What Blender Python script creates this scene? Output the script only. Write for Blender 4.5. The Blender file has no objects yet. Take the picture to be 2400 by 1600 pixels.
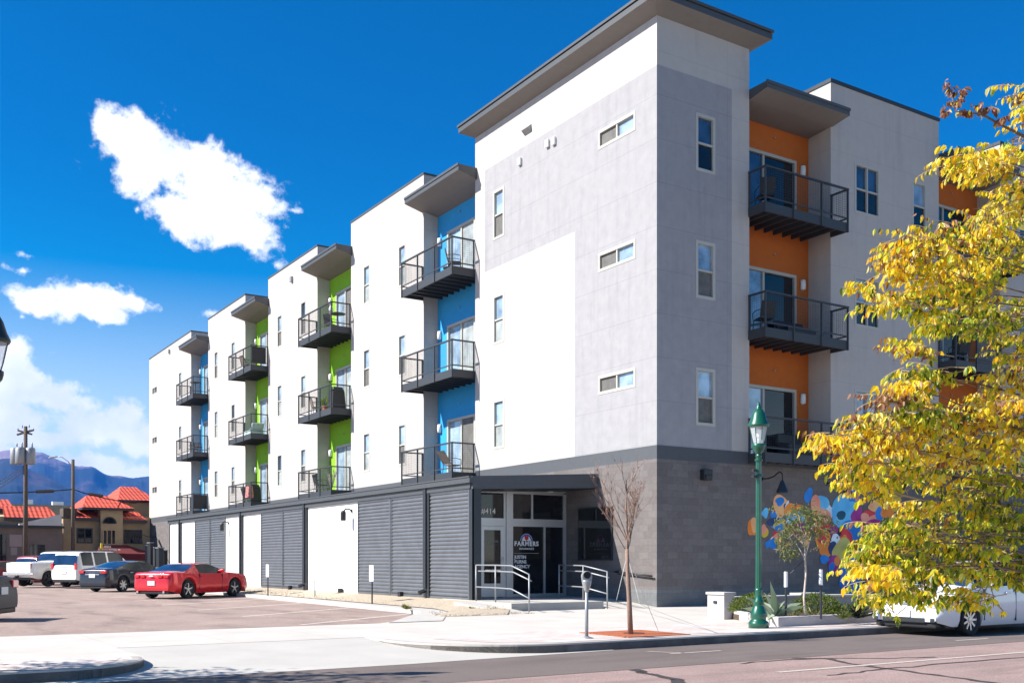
import bpy, bmesh, math, random
from mathutils import Vector, Matrix, noise as mnoise
R=math.radians
S=bpy.context.scene; COL=S.collection
# ---------------------------------------------------------------- camera
F=2427.; CX=1200.; HY=1315.; CH=1.323; TH=math.atan(1550/2427)
FW=(math.sin(TH),math.cos(TH)); RT=(math.cos(TH),-math.sin(TH))
_l=(1539.5-CX)/F*30
CAM=(-30*FW[0]-_l*RT[0],-30*FW[1]-_l*RT[1],CH)
cd=bpy.data.cameras.new('camera'); cam=bpy.data.objects.new('camera',cd); COL.objects.link(cam)
cam.location=CAM; cam.rotation_euler=(math.pi/2,0,-TH)
cd.sensor_width=36; cd.lens=F/2400*36; cd.shift_y=(HY-800)/2400; cd.clip_start=.1; cd.clip_end=30000
S.camera=cam
S.view_settings.view_transform='Standard'; S.view_settings.look='None'; S.view_settings.gamma=1
S.view_settings.exposure=1.05
# ---------------------------------------------------------------- sun and sky
SUN=Vector((1,-.36,-.87)).normalized()
sd=bpy.data.lights.new('sun','SUN'); sd.energy=5.0; sd.angle=R(.5); sd.color=(1,.955,.88)
so=bpy.data.objects.new('sun',sd); COL.objects.link(so); so.rotation_euler=SUN.to_track_quat('-Z','Y').to_euler(); so.location=(0,0,60)
W=bpy.data.worlds.new("World"); S.world=W; W.use_nodes=True
nt=W.node_tree; N=nt.nodes; L=nt.links; bg=N['Background']
sky=N.new('ShaderNodeTexSky'); sky.sky_type='NISHITA'; sky.sun_disc=False; sky.sun_elevation=R(39.2); sky.sun_rotation=R(-70)
sky.altitude=1800; sky.air_density=1.0; sky.dust_density=.3; sky.ozone_density=3.0
def wn(t,**k):
    n=N.new(t)
    for a,b in k.items(): setattr(n,a,b)
    return n
def wm(op,a,b=None,c=None,clamp=False):
    n=wn('ShaderNodeMath',operation=op,use_clamp=clamp)
    for i,x in enumerate((a,b,c)):
        if x is None: continue
        if isinstance(x,(int,float)): n.inputs[i].default_value=x
        else: L.new(x,n.inputs[i])
    return n.outputs[0]
tc=wn('ShaderNodeTexCoord'); sx=wn('ShaderNodeSeparateXYZ'); L.new(tc.outputs['Generated'],sx.inputs[0])
AZ=wm('ARCTAN2',sx.outputs[0],sx.outputs[1]); EL=wm('ARCSINE',sx.outputs[2])
gam=wn('ShaderNodeGamma'); gam.inputs[1].default_value=1.0
hs=wn('ShaderNodeHueSaturation'); hs.inputs['Saturation'].default_value=1.95; hs.inputs['Hue'].default_value=.5; hs.inputs['Value'].default_value=1.0
fade=wn('ShaderNodeMapRange',interpolation_type='SMOOTHSTEP'); L.new(EL,fade.inputs[0]); fade.inputs[1].default_value=R(4); fade.inputs[2].default_value=R(23); fade.inputs[3].default_value=.62; fade.inputs[4].default_value=2.0
L.new(fade.outputs[0],hs.inputs['Saturation'])
fd2=wn('ShaderNodeMapRange',interpolation_type='SMOOTHSTEP'); L.new(EL,fd2.inputs[0]); fd2.inputs[1].default_value=R(4); fd2.inputs[2].default_value=R(23); fd2.inputs[3].default_value=.478; fd2.inputs[4].default_value=.501; L.new(fd2.outputs[0],hs.inputs['Hue'])
fd3=wn('ShaderNodeMapRange',interpolation_type='SMOOTHSTEP'); L.new(EL,fd3.inputs[0]); fd3.inputs[1].default_value=R(4); fd3.inputs[2].default_value=R(20); fd3.inputs[3].default_value=1.22; fd3.inputs[4].default_value=.97; L.new(fd3.outputs[0],hs.inputs['Value'])
L.new(sky.outputs[0],gam.inputs[0]); L.new(gam.outputs[0],hs.inputs['Color'])
def azel(u,v):
    a=(u-CX)/F; b=(HY-v)/F
    x=FW[0]+a*RT[0]; y=FW[1]+a*RT[1]
    return math.atan2(x,y), math.atan2(b,math.hypot(x,y))
CL=[(290,325,95,72,-20),(330,305,70,58,0),(390,365,130,92,35),(480,430,140,100,40),(560,475,112,95,30),(430,500,95,60,15),(600,540,66,62,40),(250,310,50,50,0),(330,400,90,66,30),(520,530,90,50,10),
 (90,708,78,36,5),(190,705,120,46,-2),(300,708,80,24,8),(240,735,60,22,0),
 (20,835,60,48,0),(40,905,110,58,5),(120,930,110,50,8),(20,980,130,50,0),(200,1000,110,42,8),(300,985,50,46,0),(330,1030,80,40,0),(90,1030,110,30,0),
 (230,1092,110,30,8),(330,1110,80,22,0),(0,1060,60,25,0),
 (52,596,34,13,8),(5,622,24,12,0),(56,636,14,12,0),(690,494,24,9,5),(650,622,18,20,30),(322,492,12,12,0),(210,930,18,10,0),(118,826,16,8,0),(52,742,14,8,0),(505,735,30,10,-10),(160,482,8,5,0)]
# warped direction coordinates so cloud outlines are ragged
nz=wn('ShaderNodeTexNoise',noise_dimensions='3D'); nz.inputs['Scale'].default_value=26; nz.inputs['Detail'].default_value=9; nz.inputs['Roughness'].default_value=.62
L.new(tc.outputs['Generated'],nz.inputs['Vector'])
nz2=wn('ShaderNodeTexNoise',noise_dimensions='3D'); nz2.inputs['Scale'].default_value=70; nz2.inputs['Detail'].default_value=6; nz2.inputs['Roughness'].default_value=.6
L.new(tc.outputs['Generated'],nz2.inputs['Vector'])
field=None
for (u,v,ru,rv,an) in CL:
    a0,e0=azel(u,v); a1,_=azel(u+10,v); _,e1=azel(u,v-10)
    ka=(a1-a0)/10; ke=(e1-e0)/10
    da=wm('MULTIPLY',wm('SUBTRACT',AZ,a0),1/ka); de=wm('MULTIPLY',wm('SUBTRACT',EL,e0),-1/ke)
    c,s_=math.cos(R(an)),math.sin(R(an))
    p=wm('MULTIPLY_ADD',da,c/ru,wm('MULTIPLY',de,s_/ru)); q=wm('MULTIPLY_ADD',da,-s_/rv,wm('MULTIPLY',de,c/rv))
    d=wm('SUBTRACT',.22 if ru<40 else 1.,wm('MULTIPLY',wm('SQRT',wm('ADD',wm('MULTIPLY',p,p),wm('MULTIPLY',q,q))),.42 if ru<40 else 1.))
    field=d if field is None else wm('SMOOTH_MAX',field,d,.12)
fld=wm('ADD',field,wm('ADD',wm('MULTIPLY',wm('SUBTRACT',nz.outputs[0],.5),2.3),wm('MULTIPLY',wm('SUBTRACT',nz2.outputs[0],.5),1.3)))
mr=wn('ShaderNodeMapRange',interpolation_type='SMOOTHSTEP'); L.new(fld,mr.inputs[0]); mr.inputs[1].default_value=-.12; mr.inputs[2].default_value=.50
# cloud body: white with soft bluish hollows
nz3=wn('ShaderNodeTexNoise'); nz3.inputs['Scale'].default_value=14; nz3.inputs['Detail'].default_value=4; L.new(tc.outputs['Generated'],nz3.inputs['Vector'])
cr=wn('ShaderNodeValToRGB'); L.new(nz3.outputs[0],cr.inputs[0])
cr.color_ramp.elements[0].position=.33; cr.color_ramp.elements[0].color=(6.5,6.9,7.8,1)
cr.color_ramp.elements[1].position=.52; cr.color_ramp.elements[1].color=(8.6,8.7,9.0,1)
mx=wn('ShaderNodeMix',data_type='RGBA'); L.new(mr.outputs[0],mx.inputs[0])
# clear-air colour: the sky model, deepened by its own elevation profile
L.new(hs.outputs[0],mx.inputs[6]); L.new(cr.outputs[0],mx.inputs[7])
L.new(mx.outputs[2],bg.inputs[0]); bg.inputs[1].default_value=.08
# ---------------------------------------------------------------- pixel helpers (to read real positions off the plan)
def ray(u,v):
    a=(u-CX)/F
    return (FW[0]+a*RT[0],FW[1]+a*RT[1],(HY-v)/F)
def atX(u,v,c):
    r=ray(u,v); t=(c-CAM[0])/r[0]; return Vector((c,CAM[1]+t*r[1],CAM[2]+t*r[2]))
def atY(u,v,c):
    r=ray(u,v); t=(c-CAM[1])/r[1]; return Vector((CAM[0]+t*r[0],c,CAM[2]+t*r[2]))
def atZ(u,v,c):
    r=ray(u,v); t=(c-CAM[2])/r[2]; return Vector((CAM[0]+t*r[0],CAM[1]+t*r[1],c))
def atD(u,v,d):
    r=ray(u,v); return Vector([CAM[i]+d*r[i] for i in range(3)])
# ---------------------------------------------------------------- materials
def mat(name,col,rough=.7,metal=0.,nscale=0,namt=0.,bump=0.,bscale=60,coat=0.,spec=.5,emit=None,extra=None,detail=5):
    m=bpy.data.materials.new(name); m.use_nodes=True; t=m.node_tree; n=t.nodes; l=t.links; p=n['Principled BSDF']
    p.inputs['Base Color'].default_value=(*col,1); p.inputs['Roughness'].default_value=rough; p.inputs['Metallic'].default_value=metal
    p.inputs['Coat Weight'].default_value=coat; p.inputs['Coat Roughness'].default_value=.06; p.inputs['Specular IOR Level'].default_value=spec
    tcn=n.new('ShaderNodeTexCoord')
    if namt:
        a=n.new('ShaderNodeTexNoise'); a.inputs['Scale'].default_value=nscale; a.inputs['Detail'].default_value=detail; a.inputs['Roughness'].default_value=.6
        l.new(tcn.outputs['Object'],a.inputs['Vector'])
        mr=n.new('ShaderNodeMapRange'); l.new(a.outputs[0],mr.inputs[0]); mr.inputs[1].default_value=.3; mr.inputs[2].default_value=.7
        mr.inputs[3].default_value=1-namt; mr.inputs[4].default_value=1+namt
        mxx=n.new('ShaderNodeMix'); mxx.data_type='RGBA'; mxx.blend_type='MULTIPLY'; mxx.inputs[0].default_value=1
        mxx.inputs[6].default_value=(*col,1); l.new(mr.outputs[0],mxx.inputs[7]); l.new(mxx.outputs[2],p.inputs['Base Color'])
    if bump:
        b=n.new('ShaderNodeTexNoise'); b.inputs['Scale'].default_value=bscale; b.inputs['Detail'].default_value=4; l.new(tcn.outputs['Object'],b.inputs['Vector'])
        bp=n.new('ShaderNodeBump'); bp.inputs['Strength'].default_value=bump; bp.inputs['Distance'].default_value=.02
        l.new(b.outputs[0],bp.inputs['Height']); l.new(bp.outputs[0],p.inputs['Normal'])
    if emit: p.inputs['Emission Color'].default_value=(*emit[:3],1); p.inputs['Emission Strength'].default_value=emit[3]
    if extra: extra(t,n,l,p,tcn)
    return m
def basecol(p): # socket feeding base colour, or None
    return p.inputs['Base Color'].links[0].from_socket if p.inputs['Base Color'].links else None
def mulby(t,n,l,p,fac,col):
    src=basecol(p); m=n.new('ShaderNodeMix'); m.data_type='RGBA'; l.new(fac,m.inputs[0])
    if src: l.new(src,m.inputs[6])
    else: m.inputs[6].default_value=p.inputs['Base Color'].default_value
    m.inputs[7].default_value=(*col,1); l.new(m.outputs[2],p.inputs['Base Color'])
def joints(col,hz=1.267,z0=.35,hs_=3.9,w=.016):
    # thin control joints pressed into the stucco: level lines, and staggered upright ones
    def f(t,n,l,p,tcn):
        sp=n.new('ShaderNodeSeparateXYZ'); l.new(tcn.outputs['Object'],sp.inputs[0])
        def line(src,per,off,ww):
            a=n.new('ShaderNodeMath'); a.operation='ADD'; l.new(src,a.inputs[0]); a.inputs[1].default_value=off
            b=n.new('ShaderNodeMath'); b.operation='WRAP'; l.new(a.outputs[0],b.inputs[0]); b.inputs[1].default_value=0; b.inputs[2].default_value=per
            c=n.new('ShaderNodeMath'); c.operation='LESS_THAN'; l.new(b.outputs[0],c.inputs[0]); c.inputs[1].default_value=ww
            return c.outputs[0]
        s=n.new('ShaderNodeMath'); s.operation='ADD'; l.new(sp.outputs[0],s.inputs[0]); l.new(sp.outputs[1],s.inputs[1])
        h=line(sp.outputs[2],hz,z0,w); v=line(s.outputs[0],hs_,1.1,w*.8)
        m=n.new('ShaderNodeMath'); m.operation='MAXIMUM'; l.new(h,m.inputs[0]); l.new(v,m.inputs[1])
        k=n.new('ShaderNodeMath'); k.operation='MULTIPLY'; l.new(m.outputs[0],k.inputs[0]); k.inputs[1].default_value=.55
        mulby(t,n,l,p,k.outputs[0],col)
        # rain streaks / dirt running down, faint
        mp=n.new('ShaderNodeMapping'); mp.inputs['Scale'].default_value=(2.2,2.2,.18); l.new(tcn.outputs['Object'],mp.inputs[0])
        d=n.new('ShaderNodeTexNoise'); d.inputs['Scale'].default_value=1.6; d.inputs['Detail'].default_value=6; l.new(mp.outputs[0],d.inputs['Vector'])
        r=n.new('ShaderNodeMapRange'); l.new(d.outputs[0],r.inputs[0]); r.inputs[1].default_value=.52; r.inputs[2].default_value=.75; r.inputs[3].default_value=0; r.inputs[4].default_value=.22
        mulby(t,n,l,p,r.outputs[0],tuple(c*.72 for c in col))
    return f
def blocks(mortar,bw=.4,bh=.2):
    def f(t,n,l,p,tcn):
        sp=n.new('ShaderNodeSeparateXYZ'); l.new(tcn.outputs['Object'],sp.inputs[0])
        s=n.new('ShaderNodeMath'); s.operation='ADD'; l.new(sp.outputs[0],s.inputs[0]); l.new(sp.outputs[1],s.inputs[1])
        cb=n.new('ShaderNodeCombineXYZ'); l.new(s.outputs[0],cb.inputs[0]); l.new(sp.outputs[2],cb.inputs[1])
        br=n.new('ShaderNodeTexBrick'); l.new(cb.outputs[0],br.inputs[0]); br.inputs['Scale'].default_value=1
        br.inputs['Brick Width'].default_value=bw; br.inputs['Row Height'].default_value=bh; br.inputs['Mortar Size'].default_value=.006
        br.inputs['Color1'].default_value=(.84,.84,.84,1); br.inputs['Color2'].default_value=(1.08,1.08,1.08,1); br.inputs['Mortar'].default_value=(*mortar,1)
        br.inputs['Bias'].default_value=0
        src=basecol(p); m=n.new('ShaderNodeMix'); m.data_type='RGBA'; m.blend_type='MULTIPLY'; m.inputs[0].default_value=1
        if src: l.new(src,m.inputs[6])
        else: m.inputs[6].default_value=p.inputs['Base Color'].default_value
        l.new(br.outputs[0],m.inputs[7]); l.new(m.outputs[2],p.inputs['Base Color'])
    return f
M={}
M['stucco']=mat('white_stucco',(.48,.445,.415),.9,0,3,.04,.35,90,extra=joints((.33,.31,.30)))
M['stucco_grey']=mat('light_grey_stucco',(.325,.318,.328),.9,0,3,.07,.35,90,extra=joints((.2,.21,.23)))
M['orange']=mat('orange_stucco',(.52,.125,.012),.85,0,4,.06,.3,90)
M['blue']=mat('blue_stucco',(.02,.31,.66),.85,0,4,.05,.3,90)
M['green']=mat('lime_stucco',(.22,.48,.008),.85,0,4,.05,.3,90)
M['band']=mat('charcoal_band',(.072,.078,.088),.7,0,5,.06,.1,60)
M['block']=mat('grey_block',(.16,.142,.137),.93,0,9,.10,.5,70,extra=blocks((.78,.78,.78)))
M['block_base']=mat('grey_block_base',(.165,.17,.175),.93,0,9,.10,.5,70,extra=blocks((.72,.72,.72)))
M['soffit']=mat('soffit_brown',(.20,.18,.16),.8,0,4,.05)
M['fascia']=mat('charcoal_fascia',(.07,.075,.078),.5,.1,6,.06)
M['steel']=mat('dark_steel',(.042,.045,.05),.55,.15,20,.1)
M['deck']=mat('deck_boards',(.22,.17,.13),.8,0,12,.2)
M['corr']=mat('corrugated_metal',(.17,.18,.195),.42,.55,2.5,.12)
M['trimdark']=mat('dark_trim',(.035,.04,.045),.45,.3,10,.1)
M['frame']=mat('window_vinyl',(.46,.44,.39),.5,0,8,.04)
M['alu']=mat('aluminium_frame',(.55,.56,.58),.35,.55,10,.05)
def glassm(name,col,rough=.04,spec=.9,metal=0): return mat(name,col,rough,metal,1.3,.5,0,0,0,spec)
M['glass']=glassm('window_glass',(.05,.09,.14),.03,1.0,.35)
M['glass_blind']=glassm('glass_over_blind',(.30,.40,.50),.05,.8,.15)
M['glass_dark']=glassm('dark_glass',(.012,.012,.014),.04,.5)
M['screen']=mat('insect_screen',(.12,.115,.105),.6,0,5,.25)
M['curtain']=mat('curtained_glass',(.34,.36,.34),.15,0,2,.35,0,0,.4)
M['white']=mat('white_paint',(.8,.8,.8),.5)
M['lamp_white']=mat('frosted_lamp_glass',(.85,.85,.83),.3)
M['black']=mat('black_plastic',(.015,.015,.016),.5)
M['rubber']=mat('rubber',(.018,.018,.019),.85,0,30,.15)
M['chrome']=mat('chrome',(.7,.7,.72),.18,1.)
M['galv']=mat('galvanised_pipe',(.30,.31,.32),.5,.4,20,.1)
M['concrete']=mat('concrete',(.47,.44,.40),.9,0,1.2,.07,.2,40)
M['concrete_old']=mat('planter_concrete',(.48,.44,.42),.9,0,2.5,.12,.3,40)
M['bark']=mat('bark',(.17,.12,.085),.95,0,25,.3,.6,60)
M['palebark']=mat('pale_bark',(.50,.42,.36),.9,0,25,.2,.4,60)
M['wood']=mat('pole_wood',(.10,.075,.055),.9,0,8,.25,.3,30)
M['lampgreen']=mat('green_lamp_paint',(.005,.085,.048),.35,.1,8,.12,0,0,.5)
M['tile']=mat('red_clay_tile',(.55,.085,.04),.8,0,1.5,.25)
M['cream']=mat('cream_render',(.42,.31,.18),.9,0,1.5,.12)
M['taupe']=mat('taupe_render',(.16,.125,.11),.9,0,1,.15)
M['burgundy']=mat('burgundy_canvas',(.12,.012,.015),.9,0,2,.2)
M['rust']=mat('rusty_grate',(.38,.105,.035),.9,0,14,.3,.3,60)
M['soil']=mat('planting_soil',(.09,.06,.04),.95,0,10,.3,.5,30)
# ---------------------------------------------------------------- mesh helpers
class MB:
    def __init__(s): s.v=[]; s.f=[]; s.m=[]
    def poly(s,pts,mi=0):
        i=len(s.v); s.v+= [tuple(p) for p in pts]; s.f.append(tuple(range(i,i+len(pts)))); s.m.append(mi)
    def hexa(s,c,mi=0):
        i=len(s.v); s.v+=[tuple(p) for p in c]
        for q in ((0,3,2,1),(4,5,6,7),(0,1,5,4),(1,2,6,5),(2,3,7,6),(3,0,4,7)): s.f.append(tuple(i+k for k in q)); s.m.append(mi)
    def box(s,x0,x1,y0,y1,z0,z1,mi=0):
        x0,x1=min(x0,x1),max(x0,x1); y0,y1=min(y0,y1),max(y0,y1)
        s.hexa([(x0,y0,z0),(x1,y0,z0),(x1,y1,z0),(x0,y1,z0),(x0,y0,z1),(x1,y0,z1),(x1,y1,z1),(x0,y1,z1)],mi)
    def boxP(s,P,a0,a1,d0,d1,z0,z1,mi=0):
        p=P(a0,d0,0); q=P(a1,d1,0); s.box(p[0],q[0],p[1],q[1],z0,z1,mi)
    def tube(s,pts,r,n=8,mi=0,cap=True):
        pts=[Vector(p) for p in pts]; rs=r if isinstance(r,(list,tuple)) else [r]*len(pts)
        rings=[]; up=Vector((0,0,1))
        for k,p in enumerate(pts):
            t=(pts[min(k+1,len(pts)-1)]-pts[max(k-1,0)]).normalized()
            a=t.cross(up)
            if a.length<.05: a=t.cross(Vector((1,0,0)))
            a.normalize(); b=t.cross(a).normalized(); i=len(s.v)
            for j in range(n):
                g=2*math.pi*j/n; s.v.append(tuple(p+(a*math.cos(g)+b*math.sin(g))*rs[k]))
            rings.append(i)
        for k in range(len(pts)-1):
            for j in range(n):
                j2=(j+1)%n; s.f.append((rings[k]+j,rings[k]+j2,rings[k+1]+j2,rings[k+1]+j)); s.m.append(mi)
        if cap:
            s.f.append(tuple(rings[0]+j for j in range(n))[::-1]); s.m.append(mi)
            s.f.append(tuple(rings[-1]+j for j in range(n))); s.m.append(mi)
    def bar(s,a,b,w,mi=0): s.tube([a,b],w*.7071,4,mi)
    def lathe(s,prof,c=(0,0,0),n=20,mi=0,axis='z',cap=True):
        rings=[]
        for (r,h) in prof:
            i=len(s.v); rings.append(i)
            for j in range(n):
                g=2*math.pi*(j+.5)/n; a,b=r*math.cos(g),r*math.sin(g)
                q={'z':(a,b,h),'y':(a,h,b),'x':(h,a,b)}[axis]
                s.v.append((c[0]+q[0],c[1]+q[1],c[2]+q[2]))
        for k in range(len(prof)-1):
            for j in range(n):
                j2=(j+1)%n; s.f.append((rings[k]+j,rings[k]+j2,rings[k+1]+j2,rings[k+1]+j)); s.m.append(mi)
        if cap:
            s.f.append(tuple(rings[0]+j for j in range(n))[::-1]); s.m.append(mi)
            s.f.append(tuple(rings[-1]+j for j in range(n))); s.m.append(mi)
    def build(s,name,mats,parent=None,smooth=False,origin=None,bevel=0,fix=True):
        me=bpy.data.meshes.new(name); o_=Vector(origin) if origin is not None else Vector((0,0,0))
        if origin is None and parent is not None and parent.get('_w'): o_=Vector(parent['_w'])
        me.from_pydata([tuple(Vector(p)-o_) for p in s.v],[],s.f)
        if not isinstance(mats,(list,tuple)): mats=[mats]
        for m_ in mats: me.materials.append(m_)
        me.polygons.foreach_set('material_index',s.m)
        if smooth: me.polygons.foreach_set('use_smooth',[True]*len(s.f))
        if fix:
            bm=bmesh.new(); bm.from_mesh(me)
            if smooth: bmesh.ops.remove_doubles(bm,verts=bm.verts,dist=1e-5)
            bmesh.ops.recalc_face_normals(bm,faces=bm.faces); bm.to_mesh(me); bm.free()
        o=bpy.data.objects.new(name,me); COL.objects.link(o)
        if parent is not None:
            o.parent=parent
            if parent.get('_w'): o['_w']=parent['_w']
        elif origin is not None: o.location=o_
        if bevel:
            b=o.modifiers.new('bevel','BEVEL'); b.width=bevel; b.segments=2; b.limit_method='ANGLE'
        return o
def tag(o,label,cat,group=None,kind=None):
    if label: o['label']=label
    if cat: o['category']=cat
    if group: o['group']=group
    if kind: o['kind']=kind
    return o
def thing(name,label,cat,loc=(0,0,0),rz=0,group=None,world=True):
    o=bpy.data.objects.new(name,None); COL.objects.link(o); o.location=loc; o.rotation_euler=(0,0,rz); o.empty_display_size=.3
    if world and rz==0 and (loc[0] or loc[1] or loc[2]): o['_w']=tuple(loc)
    return tag(o,label,cat,group)
def struct(o,kind='structure'): o['kind']=kind; return o
def copy_tree(o,parent=None):
    c=o.copy(); COL.objects.link(c); c.parent=parent
    for ch in list(o.children): copy_tree(ch,c)
    return c
rnd=random.Random(7)
# ================================================================ ground
def asphalt(name,col,sc,amt,stain=None,grain=.42):
    def f(t,n,l,p,tcn):
        g=n.new('ShaderNodeTexNoise'); g.inputs['Scale'].default_value=55; g.inputs['Detail'].default_value=3; l.new(tcn.outputs['Object'],g.inputs['Vector'])
        r=n.new('ShaderNodeMapRange'); l.new(g.outputs[0],r.inputs[0]); r.inputs[1].default_value=.3; r.inputs[2].default_value=.7; r.inputs[3].default_value=1-grain; r.inputs[4].default_value=1+grain
        m=n.new('ShaderNodeMix'); m.data_type='RGBA'; m.blend_type='MULTIPLY'; m.inputs[0].default_value=1
        l.new(basecol(p),m.inputs[6]); l.new(r.outputs[0],m.inputs[7]); l.new(m.outputs[2],p.inputs['Base Color'])
        if stain:
            mp=n.new('ShaderNodeMapping'); mp.inputs['Scale'].default_value=(stain[1],stain[2],1); l.new(tcn.outputs['Object'],mp.inputs[0])
            d=n.new('ShaderNodeTexNoise'); d.inputs['Scale'].default_value=1; d.inputs['Detail'].default_value=7; d.inputs['Roughness'].default_value=.65; l.new(mp.outputs[0],d.inputs['Vector'])
            q=n.new('ShaderNodeMapRange'); l.new(d.outputs[0],q.inputs[0]); q.inputs[1].default_value=.5; q.inputs[2].default_value=.72; q.inputs[3].default_value=0; q.inputs[4].default_value=stain[3]
            mulby(t,n,l,p,q.outputs[0],stain[0])
    return mat(name,col,.95,0,sc,amt,.35,120,extra=f)
M['lot']=asphalt('lot_asphalt',(.32,.235,.20),.5,.16,((.15,.11,.095),.9,.3,.85))
M['road']=asphalt('road_asphalt_faded',(.31,.215,.19),.8,.12,((.17,.115,.10),.35,1.8,.7))
M['roadlane']=asphalt('parking_lane_asphalt',(.15,.118,.105),.8,.10,((.085,.065,.058),.3,1.6,.7))
M['crack']=mat('tar_sealed_crack',(.05,.04,.04),.8,0,10,.2)
M['line']=mat('road_line_paint',(.50,.43,.37),.8,0,25,.18)
def paverx(t,n,l,p,tcn):
    br=n.new('ShaderNodeTexBrick'); l.new(tcn.outputs['Object'],br.inputs[0]); br.inputs['Scale'].default_value=1
    br.inputs['Brick Width'].default_value=.22; br.inputs['Row Height'].default_value=.11; br.inputs['Mortar Size'].default_value=.006
    br.inputs['Color1'].default_value=(.60,.52,.48,1); br.inputs['Color2'].default_value=(.50,.40,.36,1); br.inputs['Mortar'].default_value=(.38,.33,.3,1)
    l.new(br.outputs[0],p.inputs['Base Color'])
    g=n.new('ShaderNodeTexNoise'); g.inputs['Scale'].default_value=1.3; g.inputs['Detail'].default_value=6; l.new(tcn.outputs['Object'],g.inputs['Vector'])
    r=n.new('ShaderNodeMapRange'); l.new(g.outputs[0],r.inputs[0]); r.inputs[1].default_value=.45; r.inputs[2].default_value=.62; r.inputs[3].default_value=0; r.inputs[4].default_value=.8
    mulby(t,n,l,p,r.outputs[0],(.60,.56,.52))
M['paver']=mat('pink_pavers',(.55,.47,.43),.9,extra=paverx)
def slab(t,n,l,p,tcn):
    sp=n.new('ShaderNodeSeparateXYZ'); l.new(tcn.outputs['Object'],sp.inputs[0])
    outs=[]
    for k,per in ((0,1.8),(1,1.8)):
        b=n.new('ShaderNodeMath'); b.operation='WRAP'; l.new(sp.outputs[k],b.inputs[0]); b.inputs[1].default_value=0; b.inputs[2].default_value=per
        c=n.new('ShaderNodeMath'); c.operation='LESS_THAN'; l.new(b.outputs[0],c.inputs[0]); c.inputs[1].default_value=.02; outs.append(c)
    m=n.new('ShaderNodeMath'); m.operation='MAXIMUM'; l.new(outs[0].outputs[0],m.inputs[0]); l.new(outs[1].outputs[0],m.inputs[1])
    k=n.new('ShaderNodeMath'); k.operation='MULTIPLY'; l.new(m.outputs[0],k.inputs[0]); k.inputs[1].default_value=.5
    mulby(t,n,l,p,k.outputs[0],(.3,.28,.26))
M['slab']=mat('sidewalk_concrete',(.52,.48,.43),.9,0,.9,.09,.2,50,extra=slab)
M['earth']=mat('dry_ground',(.11,.095,.075),.95,0,.05,.2,.2,3)
M['gravel']=mat('tan_gravel',(.46,.38,.28),.95,0,22,.30,1.0,45)
def sheet(name,polys,m,kind='structure'):
    b=MB()
    for p in polys: b.poly(p)
    o=b.build(name,m,fix=False)
    # make sure sheets face up
    for pl in o.data.polygons:
        if pl.normal.z<0: pl.flip()
    o['kind']=kind; return o
def rect(x0,x1,y0,y1,z): return [(x0,y0,z),(x1,y0,z),(x1,y1,z),(x0,y1,z)]
sheet('ground',[rect(-9000,9000,-4000,11000,-.30)],M['earth'])
KY=-9.35                                   # face of the kerb
sheet('road',[rect(-120,120,-18.6,-12.0,-.150)],M['road'])
sheet('parking_lane',[rect(-120,120,-12.0,KY-.02,-.146)],M['roadlane'])
# gutter pan with its widening mouth at the driveway
sheet('gutter',[[(-120,KY-.42,-.142),(-13.0,KY-.40,-.142),(-9.0,KY-.12,-.142),(-9.0,KY,-.142),(-120,KY,-.142)]],M['concrete'])
# driveway apron
def arc(cx,cy,r,a0,a1,n=10): return [(cx+r*math.cos(R(a0+(a1-a0)*i/n)),cy+r*math.sin(R(a0+(a1-a0)*i/n))) for i in range(n+1)]
RRET=arc(-9.9,KY+2.2,2.2,270,180,12)        # right return of the kerb, from street face up the drive
LRET=arc(-17.6,KY+1.35,1.35,270,360,10)     # left return
def az(y): t=(y-KY)/3.0; return -.140+.14*min(1,max(0,t))
ap=MB()
ys=[KY,KY+.5,KY+1.0,KY+1.5,KY+2.0,KY+2.5,KY+3.0]
for i in range(len(ys)-1): ap.poly([(-18.0,ys[i],az(ys[i])-.004),(-9.5,ys[i],az(ys[i])-.004),(-9.5,ys[i+1],az(ys[i+1])-.004),(-18.0,ys[i+1],az(ys[i+1])-.004)])
struct(ap.build('driveway',M['concrete'],fix=False))
sw=MB()
def prism(b,pts,z0,z1,mi=0):
    n=len(pts); b.poly([(x,y,z1) for x,y in pts],mi)
    for i in range(n):
        (x0,y0),(x1,y1)=pts[i],pts[(i+1)%n]; b.poly([(x0,y0,z0),(x1,y1,z0),(x1,y1,z1),(x0,y0,z1)],mi)
rt=[(120,KY),(-9.9,KY)]+RRET[1:]+[(-12.1,KY+3.0),(-12.1,-2.8),(-8.6,-2.8),(-8.2,-1.25),(-5.9,-1.3),(-5.0,.0),(120,0)]
prism(sw,rt,-.30,0)
lf=[(-120,KY),(-17.6,KY)]+LRET[1:]+[(-16.25,KY+3.0),(-16.25,-2.8),(-120,-2.8)]
prism(sw,lf,-.30,0)
sw.poly([(-16.25,KY+3.0,-.001),(-12.1,KY+3.0,-.001),(-12.1,-2.8,-.001),(-16.25,-2.8,-.001)])
struct(sw.build('sidewalk',M['slab'],fix=False))
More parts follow.
